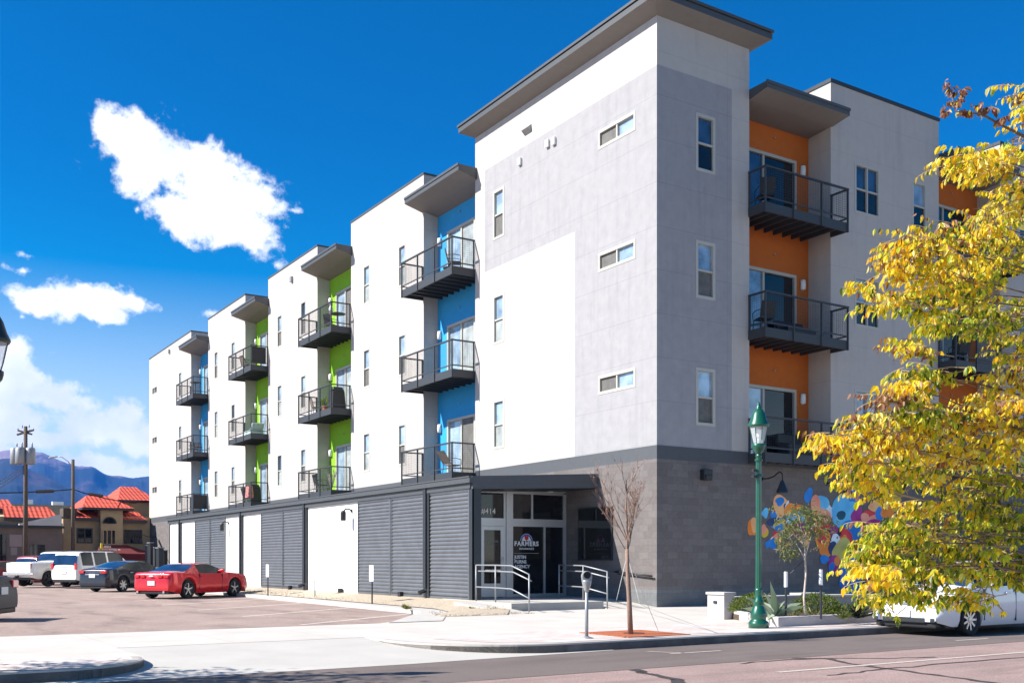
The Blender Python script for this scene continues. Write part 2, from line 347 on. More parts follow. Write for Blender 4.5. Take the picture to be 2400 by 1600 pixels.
# kerb stones with a rounded nose along the street and round the returns
def kerb(name,path,z1=.004,h=.16,w=.15):
    b=MB(); P=[Vector((x,y,0)) for x,y in path]
    for i in range(len(P)-1):
        a,c=P[i],P[i+1]; t=(c-a).normalized(); nn=Vector((-t.y,t.x,0))
        ta=(P[i]-P[i-1]).normalized() if i else t; tb=(P[i+2]-P[i+1]).normalized() if i+2<len(P) else t
        na=((Vector((-ta.y,ta.x,0))+nn)/2).normalized(); nb=((Vector((-tb.y,tb.x,0))+nn)/2).normalized()
        prof=[(.0,z1-h-.03),(.0,z1-.03),(.03,z1),(w,z1),(w,z1-.06)]
        for k in range(len(prof)-1):
            (d0,h0),(d1,h1)=prof[k],prof[k+1]
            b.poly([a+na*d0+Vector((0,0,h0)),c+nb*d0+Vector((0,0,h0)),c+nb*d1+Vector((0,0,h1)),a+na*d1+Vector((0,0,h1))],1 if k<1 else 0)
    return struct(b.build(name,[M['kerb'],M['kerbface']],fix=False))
M['kerb']=mat('kerb_concrete',(.42,.38,.35),.9,0,3,.15,.3,50); M['kerbface']=mat('shaded_kerb_face',(.13,.115,.11),.9,0,2.2,.35,.3,50)  # face colour darkened to carry the kerb front's shade; top stays pale
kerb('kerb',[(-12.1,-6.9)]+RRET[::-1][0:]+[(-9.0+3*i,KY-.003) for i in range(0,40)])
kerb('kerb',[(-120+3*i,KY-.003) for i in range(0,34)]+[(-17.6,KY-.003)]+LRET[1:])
# brick-paver furnishing strip with soft edge
sheet('paved_strip',[[(-10.0,-9.15,.004),(30,-9.15,.004),(30,-6.6,.004),(-10.9,-6.6,.004),(-11.3,-7.4,.004),(-10.9,-8.5,.004)],
                     [(-40,-9.15,.004),(-17.6,-9.15,.004),(-16.8,-8.8,.004),(-16.55,-8.1,.004),(-16.8,-7.7,.004),(-40,-7.7,.004)]],M['paver'])
sheet('near_sidewalk',[rect(-120,120,-24.5,-18.6,0)],M['slab'])
sheet('verge',[rect(-120,120,-60,-24.5,-.01)],M['earth'])
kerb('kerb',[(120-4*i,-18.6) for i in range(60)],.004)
# painted lines
pl=MB()
pl.poly(rect(-9.3,60,-13.38,-13.28,-.145)); 
pl.poly(rect(-8.7,-7.6,-10.53,-10.46,-.141)); pl.poly([(-8.75,-9.95,-.141),(-8.68,-9.95,-.141),(-8.38,-10.5,-.141),(-8.45,-10.5,-.141)])
for x in (-1.9,4.2): pl.poly(rect(x-.5,x+.5,-11.3,-11.23,-.141))
struct(pl.build('road_markings',M['line'],fix=False))
def wob(path,w,z,seed,amp=.05,sub=5):
    r=random.Random(seed); b=MB(); P=[Vector((*p,0)) for p in path]; Q=[]
    for i in range(len(P)-1):
        for k in range(sub): Q.append(P[i].lerp(P[i+1],k/sub)+Vector((r.uniform(-amp,amp),r.uniform(-amp,amp),0)))
    Q.append(P[-1])
    for i in range(len(Q)-1):
        t=(Q[i+1]-Q[i]).normalized(); n_=Vector((-t.y,t.x,0)); w0=w*(.5+r.random())/2; 
        if i==0: wl=w0
        b.poly([Q[i]-n_*wl+Vector((0,0,z)),Q[i+1]-n_*w0+Vector((0,0,z)),Q[i+1]+n_*w0+Vector((0,0,z)),Q[i]+n_*wl+Vector((0,0,z))]); wl=w0
    return b
ck=MB()
for path,w in (([(-10.66,-12.03),(-10.9,-12.6),(-11.0,-13.2),(-11.5,-13.9),(-11.9,-15)],.13),([(-7.6,-12.05),(-7.2,-12.3),(-7.5,-13.1),(-7.8,-14.4),(-8.0,-15.6),(-8.2,-17)],.10),
    ([(-9.0,-13.95),(-8.0,-13.85),(-6.6,-13.8),(-4.4,-13.86),(-2,-13.8),(3,-13.95)],.06),([(-8.9,-12.2),(-8.1,-12.12),(-7.2,-12.3),(-6.4,-12.8),(-5.6,-13.1)],.06),
    ([(-14.5,-14.1),(-13.2,-14.4),(-12.2,-14.2)],.05),([(-12.8,-13.4),(-12.0,-13.3)],.05),([(2,-12.4),(3.4,-13.6),(4.4,-15.2)],.07)):
    b=wob(path,w,-.1455,len(ck.v)+3); i=len(ck.v); ck.v+=b.v; ck.f+=[tuple(k+i for k in f) for f in b.f]; ck.m+=b.m
struct(ck.build('road_cracks',M['crack'],fix=False))
# ---- parking lot
LZ=-.10
sheet('parking_lot',[[(-60,-2.8,LZ),(-9.9,-2.8,LZ),(-7.15,1.0,LZ),(-6.75,2.3,LZ),(-6.4,16,LZ),(-6.2,40,LZ),(-6.2,52,LZ),(-60,52,LZ)]],M['lot'])
sheet('street_behind',[rect(-200,80,52,58.5,-.13)],M['road'])
lm=MB(); c36,s36=math.cos(R(35.5)),math.sin(R(35.5))
for k in range(-1,13):
    y0=2.3+k*4.15; x1=-6.75+.01*k; ln=5.4
    if k==-1: x1=-8.75; y0=-.9; ln=2.6
    a=Vector((x1,y0,LZ+.004)); d=Vector((-c36,-s36,0)); n_=Vector((s36,-c36,0))*.05
    lm.poly([a-n_,a+d*ln-n_,a+d*ln+n_,a+n_])
struct(lm.build('parking_lines',mat('stall_line_paint',(.70,.62,.55),.8,0,14,.2),fix=False))
# flush concrete edge of the lot, then gravel
ke=MB()
E0=[(-9.9,-2.8),(-7.15,1.0),(-6.75,2.3),(-6.4,16),(-6.2,40)]
E1=[(-8.6,-2.8),(-6.55,.6),(-6.1,2.2),(-5.85,16),(-5.7,40)]
for i in range(len(E0)-1):
    ke.poly([(*E0[i],.012),(*E1[i],.012),(*E1[i+1],.012),(*E0[i+1],.012)]); ke.poly([(*E0[i],LZ-.05),(*E0[i+1],LZ-.05),(*E0[i+1],.012),(*E0[i],.012)])
struct(ke.build('lot_kerb',M['concrete'],fix=False))
gv=MB()
G0=[(-8.6,-2.8),(-6.55,.6),(-6.1,2.2),(-5.85,16),(-5.7,40)]
G1=[(-8.1,-1.25),(-5.0,.9),(-4.5,2.8),(-4.5,16),(-4.5,40)]
gz0=[.004,.02,.03,.03,.03]; gz1=[.006,.10,.20,.20,.20]
for i in range(len(G0)-1): gv.poly([(*G0[i],gz0[i]),(*G1[i],gz1[i]),(*G1[i+1],gz1[i+1]),(*G0[i+1],gz0[i+1])])
gv.poly([(-9.3,-2.7,-.012),(-7.05,.9,-.012),(-6.5,2.3,-.012),(-4.5,3,-.012),(-4.4,-3,-.012)],0)
gv.poly([(-8.6,-2.8,.004),(-8.1,-1.25,.006),(-8.0,-1.2,.006),(-8.2,-2.2,.005)])
gv.poly([(-8.1,-1.25,.006),(-5.95,-1.3,.006),(-4.95,.15,.06),(-4.9,1.2,.12),(-5.0,.9,.10)])
# loose stones lying on the bed
r=random.Random(3)
for _ in range(2600):
    y=(-1.2+r.random()**1.7*24); 
    if y<1: x=r.uniform(-7.4+.4*y,-5.0)
    else: x=r.uniform(-6.0,-4.6)
    z=.02+.15*max(0,min(1,(x+6.2)/1.5)) if y>0 else .02
    s=r.uniform(.012,.04); a=r.uniform(0,6.28); i=len(gv.v)
    P=[(x+s*math.cos(a+k*2.1)*r.uniform(.7,1.3),y+s*math.sin(a+k*2.1)*r.uniform(.7,1.3),z-.01) for k in range(3)]
    T_=(x+r.uniform(-.3,.3)*s,y+r.uniform(-.3,.3)*s,z+s*.4)
    for k in range(3): gv.poly([P[k],P[(k+1)%3],T_],r.choice((0,0,1,2)))
M['stone_dark']=mat('brown_pebble',(.25,.19,.15),.9); M['stone_pale']=mat('pale_pebble',(.6,.54,.46),.9)
o=gv.build('gravel_bed',[M['gravel'],M['stone_dark'],M['stone_pale']],fix=False); o['kind']='stuff'; o['label']='tan gravel strip between parking lot edge and building'
# entry landing
ld=MB(); ld.box(-4.6,0,2.2,4.5,-.2,.205); ld.box(-4.84,-1.75,.25,2.2,-.2,.203); 
ld.hexa([(-1.75,0.0,-.2),(0,0.0,-.2),(0,2.2,-.2),(-1.75,2.2,-.2),(-1.75,0.0,.003),(0,0.0,.003),(0,2.2,.203),(-1.75,2.2,.203)])
ld.hexa([(-5.5,-.6,-.2),(-4.84,-.6,-.2),(-4.84,2.2,-.2),(-5.5,2.2,-.2),(-5.5,-.6,.003),(-4.84,-.6,.003),(-4.84,2.2,.2),(-5.5,2.2,.2)])
struct(ld.build('entry_landing',M['concrete']))
# ---- mountains
def mountain(name,prof,dist,basez,col,seed,amp,depth):
    b=MB(); n=len(prof); rows=36; cols=[]
    pts=[]
    for i in range(n-1):
        for k in range(16):
            t=k/16; pts.append((prof[i][0]*(1-t)+prof[i+1][0]*t,prof[i][1]*(1-t)+prof[i+1][1]*t))
    pts.append(prof[-1])
    vs=[p[1] for p in pts]
    for _ in range(14): vs=[vs[0]]+[(vs[i-1]+2*vs[i]+vs[i+1])/4 for i in range(1,len(vs)-1)]+[vs[-1]]
    pts=[(p[0],v_) for p,v_ in zip(pts,vs)]
    grid=[]
    for (u,v) in pts:
        top=atD(u,v,dist); colm=[]
        for j in range(rows):
            f=j/(rows-1); d=dist-depth*f; p=atD(u,HY,d); h=(top.z)*(1-f)**1.15
            nn=mnoise.fractal(Vector((p.x/420,p.y/420,seed)),1.,2.,6)+.6*(1-abs(mnoise.noise(Vector((p.x/260,p.y/900,seed+9)))))-.4
            h=h+amp*nn*(math.sin(math.pi*min(1,f*1.3+.04)) if f<.77 else .6)*.9
            if j==rows-1: h=basez
            colm.append((p.x,p.y,h))
        grid.append(colm)
    for colm in grid: b.v+=colm
    for i in range(len(grid)-1):
        for j in range(rows-1):
            a=i*rows+j; b.f.append((a,a+1,a+rows+1,a+rows)); b.m.append(0)
    o=b.build(name,mtn,smooth=True,fix=False); o['kind']='structure'; return o
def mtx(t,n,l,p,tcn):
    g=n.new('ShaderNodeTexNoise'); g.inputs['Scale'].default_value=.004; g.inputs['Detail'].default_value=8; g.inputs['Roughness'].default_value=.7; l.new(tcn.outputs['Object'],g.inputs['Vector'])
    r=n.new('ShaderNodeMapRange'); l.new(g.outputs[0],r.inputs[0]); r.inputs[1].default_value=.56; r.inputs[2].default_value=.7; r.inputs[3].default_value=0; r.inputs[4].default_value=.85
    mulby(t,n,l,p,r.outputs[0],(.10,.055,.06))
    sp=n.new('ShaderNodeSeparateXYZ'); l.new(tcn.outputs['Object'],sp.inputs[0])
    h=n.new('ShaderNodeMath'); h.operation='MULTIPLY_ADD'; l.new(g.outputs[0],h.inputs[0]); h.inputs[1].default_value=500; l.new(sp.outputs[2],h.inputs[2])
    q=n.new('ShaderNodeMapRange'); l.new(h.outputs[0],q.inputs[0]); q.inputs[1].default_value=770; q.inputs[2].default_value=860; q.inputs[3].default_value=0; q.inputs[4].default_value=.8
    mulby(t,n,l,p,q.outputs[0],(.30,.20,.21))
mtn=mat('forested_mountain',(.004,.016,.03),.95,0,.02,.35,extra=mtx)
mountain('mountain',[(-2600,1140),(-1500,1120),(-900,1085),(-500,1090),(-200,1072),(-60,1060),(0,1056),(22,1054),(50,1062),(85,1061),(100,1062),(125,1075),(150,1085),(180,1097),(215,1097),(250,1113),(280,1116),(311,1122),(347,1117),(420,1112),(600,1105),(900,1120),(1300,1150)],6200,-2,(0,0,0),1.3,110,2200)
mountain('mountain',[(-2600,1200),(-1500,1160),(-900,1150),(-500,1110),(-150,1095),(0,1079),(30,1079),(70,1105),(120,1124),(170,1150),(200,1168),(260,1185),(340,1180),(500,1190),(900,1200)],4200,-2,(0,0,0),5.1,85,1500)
# ================================================================ apartment building
B=thing('apartment_building','four-storey white and grey apartment block with orange, blue and green balcony bays','building')
PL=lambda s,d,z:(d,s,z)
PR=lambda s,d,z:(s,d,z)
FL=[4.62,8.42,12.22]; TOP=17.13
def facade(P,s0,s1,z0,z1,holes,zone,cuts_s=(),cuts_z=(),rev=.11,mats=None,name='wall'):
    b=MB(); S_=sorted(set([s0,s1]+[x for h in holes for x in h[:2]]+[c for c in cuts_s if s0<c<s1])); Z_=sorted(set([z0,z1]+[x for h in holes for x in h[2:4]]+[c for c in cuts_z if z0<c<z1]))
    for i in range(len(S_)-1):
        for j in range(len(Z_)-1):
            cs,cz=(S_[i]+S_[i+1])/2,(Z_[j]+Z_[j+1])/2
            if any(h[0]<cs<h[1] and h[2]<cz<h[3] for h in holes): continue
            b.poly([P(S_[i],0,Z_[j]),P(S_[i+1],0,Z_[j]),P(S_[i+1],0,Z_[j+1]),P(S_[i],0,Z_[j+1])],zone(cs,cz))
    for h in holes:
        mi=zone((h[0]+h[1])/2,(h[2]+h[3])/2)
        for (a,c) in (((h[0],h[2]),(h[1],h[2])),((h[1],h[2]),(h[1],h[3])),((h[1],h[3]),(h[0],h[3])),((h[0],h[3]),(h[0],h[2]))):
            b.poly([P(a[0],0,a[1]),P(c[0],0,c[1]),P(c[0],rev,c[1]),P(a[0],rev,a[1])],mi)
    return b
def window(P,s0,s1,z0,z1,d0=0,kind='hung',upper='glass',lower='screen',lab=None,cols=1):
    f=MB(); w=.05; da,db=d0-.012,d0+.10
    def bx(a,c,za,zb,dd=0): f.boxP(P,a,c,da+dd,db,za,zb)
    bx(s0-.04,s0+w,z0-.04,z1+.04); bx(s1-w,s1+.04,z0-.04,z1+.04); bx(s0+w,s1-w,z0-.04,z0+w); bx(s0+w,s1-w,z1-w,z1+.04)
    pane=MB(); ms=[M[upper],M[lower]]
    if kind=='hung':
        zm=z0+(z1-z0)*.49; n=cols; ww=(s1-s0)/n
        bx(s0+w,s1-w,zm-.025,zm+.03,.02)
        for k in range(n):
            a,c=s0+k*ww,s0+(k+1)*ww
            if k: bx(a-.03,a+.03,z0+w,z1-w,.005)
            pane.poly([P(a,d0+.075,zm),P(c,d0+.075,zm),P(c,d0+.075,z1),P(a,d0+.075,z1)],0)
            pane.poly([P(a,d0+.055,z0),P(c,d0+.055,z0),P(c,d0+.055,zm),P(a,d0+.055,zm)],1)
    elif kind=='slide':
        sm=(s0+s1)/2; bx(sm-.03,sm+.03,z0+w,z1-w,.02)
        pane.poly([P(s0,d0+.075,z0),P(sm,d0+.075,z0),P(sm,d0+.075,z1),P(s0,d0+.075,z1)],0)
        pane.poly([P(sm,d0+.055,z0),P(s1,d0+.055,z0),P(s1,d0+.055,z1),P(sm,d0+.055,z1)],1)
    fo=f.build('window',M['frame'],B)
    pane.build('pane',ms,fo,fix=False)
    return fo
rs=random.Random(5)
mats_up=[M['stucco'],M['stucco_grey'],M['band'],M['block'],M['block_base']]
BAYS=[(10.35,14.48,'blue'),(21.75,25.88,'green'),(33.12,37.12,'green'),(44.66,48.69,'blue')]
RB=[(3.72,7.44),(13.15,16.87)]
def hung(c,w=.68): return [(c-w/2,c+w/2,5.42+3.79*k,7.12+3.79*k) for k in range(3)]
# tower, long sunlit side
small=[(1.0,2.75,6.55+3.82*k,7.06+3.82*k) for k in range(3)]
def zt(s,z):
    if z<4.30: return 3
    if z<4.70: return 2
    if z<15.70 and (s<4.04 or (s<9.67 and z>11.95)): return 1
    return 0
facade(PL,0,10.35,.5,TOP,small+hung(8.69),zt,(4.04,9.67),(4.30,4.70,11.95,15.70)).build('wall',mats_up,B,fix=False)
b=MB(); b.box(-.006,.2,.0,61,0,.5); b.box(.0,30,-.006,.2,0,.5); b.build('plinth',M['block_base'],B)
def zr(s,z):
    if z<4.30: return 3
    if z<4.70: return 2
    if z<15.72 and s<2.98: return 1
    return 0
rw=[(1.55,2.25,5.42+3.79*k,7.06+3.79*k) for k in range(3)]
facade(PR,0,3.72,.5,TOP,rw,zr,(2.98,),(4.30,4.70,15.72)).build('wall',mats_up,B,fix=False)
for k,h in enumerate(small): window(PL,*h,kind='slide',upper='glass_blind',lower='screen')
for h in hung(8.69): window(PL,*h,upper='glass_blind',lower='curtain' if h[2]<12 else 'screen')
for k,h in enumerate(rw): window(PR,*h,upper=('glass_blind','glass_blind','glass')[k],lower=('screen','screen','glass_dark')[k])
# segments on the long side
plain=lambda s,z:0 if z>4.7 else (2 if z>4.3 else 3)
segs=[(14.48,21.75,(16.45,20.02)),(25.88,33.12,(27.8,31.3)),(37.12,44.66,(39.43,42.93)),(48.69,60.5,(51.5,))]
for i,(a,c,ws) in enumerate(segs):
    hol=[h for w in ws for h in hung(w,.64)]
    sm=[(58.1,59.5,6.55+3.82*k,7.06+3.82*k) for k in range(3)] if i==3 else []
    facade(PL,a,c,.5,17.08,hol+sm,plain,(),(4.3,4.7)).build('wall',mats_up,B,fix=False)
    for h in hol: window(PL,*h,upper=rs.choice(('glass_blind','glass','glass_blind')),lower=rs.choice(('screen','screen','curtain')))
    for h in sm: window(PL,*h,kind='slide')
    b=MB(); b.poly([(0,a,4.7),(1.4,a,4.7),(1.4,a,17.08),(0,a,17.08)]); b.poly([(0,c,4.7),(1.4,c,4.7),(1.4,c,17.08),(0,c,17.08)]); b.poly([(1.4,a,15),(1.4,c,15),(1.4,c,17.08),(1.4,a,17.08)])
    b.build('wall',M['stucco'],B,fix=False)
    b=MB(); b.box(-.025,1.42,a-.025,c+.02,17.08,17.16); b.build('parapet_cap',M['fascia'],B)
for (a,c,_) in BAYS:
    b=MB(); b.poly([(0,a,.5),(0,c,.5),(0,c,4.3),(0,a,4.3)],3); b.poly([(0,a,4.3),(0,c,4.3),(0,c,4.62),(0,a,4.62)],2); b.poly([(0,a,4.62),(0,c,4.62),(.66,c,4.62),(.66,a,4.62)],2)
    b.build('wall',mats_up,B,fix=False)
# the right-hand street side
facade(PR,7.44,13.15,.5,17.05,[(8.65,9.87,z+.02,z+1.64) for z in (5.42,9.21,13.0)]+[(11.68,12.42,z+.02,z+1.64) for z in (5.42,9.21,13.0)],lambda s,z:0 if z>4.7 else (2 if z>4.3 else 3),(),(4.3,4.7)).build('wall',mats_up,B,fix=False)
for k,z in enumerate((5.42,9.21,13.0)):
    window(PR,8.65,9.87,z+.02,z+1.64,cols=2,upper=('glass_blind','glass_blind','glass')[k],lower='glass_dark')
    window(PR,11.68,12.42,z+.02,z+1.64,upper='glass_blind',lower='glass_dark')
facade(PR,16.87,29,.5,17.05,[(18.1,19.3,z+.02,z+1.64) for z in (5.42,9.21,13.0)],lambda s,z:0 if z>4.7 else (2 if z>4.3 else 3),(),(4.3,4.7)).build('wall',mats_up,B,fix=False)
for z in (5.42,9.21,13.0): window(PR,18.1,19.3,z+.02,z+1.64,cols=2)
for (a,c) in ((7.44,13.15),(16.87,29)):
    b=MB(); b.box(a-.03,c+.03,-.03,2.6,17.05,17.17); b.build('parapet_cap',M['trimdark'],B)
    b=MB(); b.poly([(a,0,4.7),(a,2.6,4.7),(a,2.6,17.05),(a,0,17.05)]); b.poly([(c,0,4.7),(c,2.6,4.7),(c,2.6,17.05),(c,0,17.05)]); b.poly([(a,2.6,15),(c,2.6,15),(c,2.6,17.05),(a,2.6,17.05)])
    b.build('wall',M['stucco'],B,fix=False)
for (a,c) in RB:
    b=MB(); b.poly([(a,0,.5),(c,0,.5),(c,0,4.3),(a,0,4.3)],3); b.poly([(a,0,4.3),(c,0,4.3),(c,0,4.62),(a,0,4.62)],2); b.poly([(a,0,4.62),(c,0,4.62),(c,.95,4.62),(a,.95,4.62)],2)
    b.build('wall',mats_up,B,fix=False)
# tower returns and core
b=MB(); b.poly([(0,10.35,4.7),(4,10.35,4.7),(4,10.35,TOP),(0,10.35,TOP)]); b.poly([(3.72,0,4.7),(3.72,10.35,4.7),(3.72,10.35,TOP),(3.72,0,TOP)]); b.build('wall',M['stucco'],B,fix=False)
b=MB(); b.box(1.3,29,1.3,60.4,0,15.3); b.build('core',M['stucco'],B)
b=MB(); b.poly([(0,60.5,0),(20,60.5,0),(20,60.5,17.05),(0,60.5,17.05)]); b.build('wall',M['stucco'],B,fix=False)
# tower roof with an upturned soffit
b=MB(); X0,X1,Y0,Y1=-.5,4.2,-.5,10.75
o4=[(X0,Y0),(X1,Y0),(X1,Y1),(X0,Y1)]; i4=[(0,0),(3.72,0),(3.72,10.35),(0,10.35)]
for k in range(4):
    k2=(k+1)%4
    b.poly([(*i4[k],TOP),(*i4[k2],TOP),(*o4[k2],TOP+.22),(*o4[k],TOP+.22)],1)
    b.poly([(*o4[k],TOP+.22),(*o4[k2],TOP+.22),(*o4[k2],TOP+.39),(*o4[k],TOP+.39)],0)
b.poly([(x,y,TOP+.39) for x,y in o4],0); b.box(X0-.04,X1+.04,Y0-.04,Y1+.04,TOP+.42,TOP+.50,0); b.box(X0+.03,X1-.03,Y0+.03,Y1-.03,TOP+.38,TOP+.43,2)
b.build('roof',[M['fascia'],M['soffit'],M['trimdark']],B)
# ---- bays: coloured recess, sliding door, lamp, canopy, balconies
def bay(P,a,c,col,dep,proj,door,lampS,canopy_z=(15.44,15.55,15.76,15.98)):
    b=facade(P,a,c,4.62,15.6,[(door[0],door[1],z+.03,z+2.36) for z in FL],lambda s,z:0,rev=.1)
    v=[]; # shift to the recess depth
    for p in b.v:
        q=list(p); q[0 if P is PL else 1]+=dep; v.append(tuple(q))
    b.v=v; b.build('recess_wall',M[col],B,fix=False)
    for i,z in enumerate(FL):
        f=MB(); d0=dep; s0,s1=door; sm=(s0+s1)/2
        def bx(p,q,za,zb,da=-.015,db=.09): f.boxP(P,p,q,d0+da,d0+db,za,zb)
        bx(s0-.05,s0+.05,z+.02,z+2.41); bx(s1-.05,s1+.05,z+.02,z+2.41); bx(s0+.05,s1-.05,z+2.31,z+2.41); bx(sm-.045,sm+.045,z+.05,z+2.31,.01); bx(s0+.05,s1-.05,z+.0,z+.07)
        fo=f.build('sliding_door',M['frame'],B)
        g=MB(); g.poly([P(s0,d0+.06,z+.05),P(sm,d0+.06,z+.05),P(sm,d0+.06,z+2.33),P(s0,d0+.06,z+2.33)],0); g.poly([P(sm,d0+.075,z+.05),P(s1,d0+.075,z+.05),P(s1,d0+.075,z+2.33),P(sm,d0+.075,z+2.33)],1)
        if P is PL: ms=[M['curtain'],M['glass_blind']] if rs.random()<.6 else [M['screen'],M['glass_blind']]
        else: ms=[M[('glass_blind','glass_blind','glass')[i]],M['glass_dark']]
        g.build('pane',ms,fo,fix=False)
        l=MB(); zz=z+2.12
        l.lathe([(.05,-.17),(.085,-.15),(.095,0),(.085,.15),(.05,.17)],P(lampS,dep-.07,zz),10)
        lo=l.build('wall_lamp',M['lamp_white'],B,smooth=True)
        l=MB(); l.boxP(P,lampS-.06,lampS+.06,dep-.03,dep,zz-.2,zz+.2); l.build('bracket',M['galv'],lo)
        l=MB(); l.lathe([(.03,-.04),(.035,0)],P((a+c)/2+.2,dep-.05,z+2.95),8); l.build('sprinkler_head',M['galv'],B)
    k=MB(); zi,zw,zo,zt_=canopy_z; e=.12; sa,sc=(a-.13,c+.14) if P is PL else (a+.02,c+.06)
    D=-proj
    for (p,q) in (((dep,zi),(0,zw)),((0,zw),(D,zo))): k.poly([P(sa,p[0],p[1]),P(sc,p[0],p[1]),P(sc,q[0],q[1]),P(sa,q[0],q[1])],1)
    k.poly([P(sa,D,zo),P(sc,D,zo),P(sc,D,zt_),P(sa,D,zt_)],0)
    for s in (sa,sc): k.poly([P(s,dep,zi),P(s,0,zw),P(s,D,zo),P(s,D,zt_),P(s,dep,zt_)],0)
    k.poly([P(sa,D,zt_),P(sc,D,zt_),P(sc,dep+.3,zt_),P(sa,dep+.3,zt_)],0)
    k.boxP(P,sa-.015,sc+.015,D-.03,D+.02,zt_-.06,zt_+.03,0)
    k.build('canopy',[M['fascia'],M['soffit']],B,fix=False)
def balcony(P,s0,s1,proj,dep,zb,low=False):
    z0,z1=zb-.27,zb+.02; b=MB(); D=-proj; t=.06
    b.boxP(P,s0,s1,D,D+t,z0,z1); b.boxP(P,s0,s0+t,D+t,0,z0,z1); b.boxP(P,s1-t,s1,D+t,0,z0,z1)
    n=9
    for i in range(1,n): s=s0+(s1-s0)*i/n; b.boxP(P,s-.03,s+.03,D+t,dep if (s0<s<s1) else 0,z0+.04,z1-.035)
    bo=b.build('balcony',M['steel'],B)
    d=MB(); k=0; y=D+t
    while y<dep-.02:
        d.boxP(P,s0+t,s1-t,y,min(y+.135,dep-.01),z1-.03,z1+.0); y+=.145
    d.build('deck',M['deck'],bo)
    rl=MB(); zt_=zb+1.07; zl=zb+.14; w=.05
    ps=[s0+.03,s0+(s1-s0)/3,s0+(s1-s0)*2/3,s1-.03]
    for i,s in enumerate(ps): rl.boxP(P,s-w/2,s+w/2,D-.035,D+.015,z0-(.02),zt_)
    rl.boxP(P,s0,s1,D-.045,D+.02,zt_,zt_+.05); rl.boxP(P,s0,s1,D-.02,D+.01,zl,zl+.04)
    for s in (s0+.03,s1-.03):
        rl.boxP(P,s-w/2,s+w/2,-.06,-.01,zb,zt_); rl.boxP(P,s-.03,s+.03,D+.02,0,zt_,zt_+.05); rl.boxP(P,s-.02,s+.02,D+.02,0,zl,zl+.04)
    if True:   # square return frame at the far end
        s=s1-.03 
    rl.build('railing',M['steel'],bo)
    wr=MB(); r_=.0022
    x=s0+.08
    while x<s1-.05: wr.boxP(P,x-r_,x+r_,D-.008,D-.004,zl,zt_); x+=.075
    z=zl+.075
    while z<zt_: wr.boxP(P,s0,s1,D-.012,D-.008,z-r_,z+r_); z+=.075
    for s in (s0+.03,s1-.03):
        x=D+.06
        while x<-.03: wr.boxP(P,s-.002,s+.002,x-r_,x+r_,zl,zt_); x+=.075
        z=zl+.075
        while z<zt_: wr.boxP(P,s+.002,s+.006,D,0,z-r_,z+r_); z+=.075
    wr.build('wire_mesh',M['steel'],bo,fix=False)
for (a,c,col) in BAYS:
    bay(PL,a,c,col,.65,.8,(a+1.15,a+3.28),a+3.86)
    for z in FL: balcony(PL,a+.02,c+.08,.96,.65,z)
for (a,c) in RB:
    bay(PR,a,c,'orange',.94,.72,(a+.15,a+3.08),a+3.38,(15.5,15.58,15.7,15.9))
    for z in FL: balcony(PR,a-.05,c+.03,.68,.94,z)
# small things fixed to the walls
b=MB(); p=atX(1238,306,0); b.hexa([(-.02,p.y-.2,p.z-.12),(0,p.y-.2,p.z-.12),(0,p.y+.2,p.z-.12),(-.02,p.y+.2,p.z-.12),(-.16,p.y-.2,p.z+.02),(0,p.y-.2,p.z+.16),(0,p.y+.2,p.z+.16),(-.16,p.y+.2,p.z+.02)]); b.build('vent_hood',M['galv'],B)
for (u,v) in ((1285,338),(1300,332),(1220,380)):
    p=atX(u,v,0); b=MB(); b.box(-.09,-.005,p.y-.09,p.y+.09,p.z-.12,p.z+.13); b.build('vent_cover',M['white'],B,bevel=.015)
for (u,v) in ((685,655),(398,824)):
    p=atX(u,v,0); b=MB(); b.box(-.12,-.005,p.y-.12,p.y+.12,p.z-.14,p.z+.14); b.build('vent_cover',M['galv'],B)
p=atY(1650,1112,0); b=MB(); b.box(p.x-.17,p.x+.17,-.2,0,p.z-.17,p.z+.15); b.box(p.x-.13,p.x+.13,-.24,-.18,p.z-.15,p.z-.02); b.build('wall_floodlight',M['black'],B,bevel=.02)
def gooseneck(base,out,name='gooseneck_lamp'):
    out=Vector(out); b=MB(); q=base
    pts=[q]+[q+out*t+Vector((0,0,h)) for t,h in ((.35,.0),(.62,.05),(.78,.14),(.9,.17),(1.0,.1),(1.02,-.1),(1.0,-.2))]
    b.tube(pts,.022,6); b.lathe([(.07,-.02),(.07,.02)],q,10,axis='y' if abs(out.y)>abs(out.x) else 'x')
    o=b.build(name,M['black'],B,smooth=True)
    e=pts[-1]; s=MB(); s.lathe([(.04,.10),(.07,.03),(.12,-.09),(.185,-.25),(.19,-.27),(.17,-.27),(.06,0)],e,14); s.build('lamp_shade',M['trimdark'],o,smooth=True)
for u in (1785,1937): gooseneck(atY(u,1122 if u<1800 else 1132,0),(0,-.85,0))
gooseneck(Vector((12.2,0,3.75)),(0,-.85,0))
gooseneck(Vector((0,58.6,3.2)),(-1.1,0,0))
b=MB(); b.box(-.05,.02,2.05,3.8,1.36,3.02); o=b.build('side_window',M['trimdark'],B); g=MB(); g.poly([(-.055,2.1,1.41),(-.055,3.75,1.41),(-.055,3.75,2.97),(-.055,2.1,2.97)]); g.build('pane',M['glass_dark'],o,fix=False)
b=MB(); b.tube([(-.1,1.85,1.02),(-.1,.1,.90)],.028,8)
for y,z in ((1.7,1.01),(.95,.96),(.2,.91)): b.tube([(-.1,y,z-.0),(-.09,y,z-.07),(0,y,z-.08)],.012,6)
b.build('wall_handrail',M['black'],B,smooth=True)
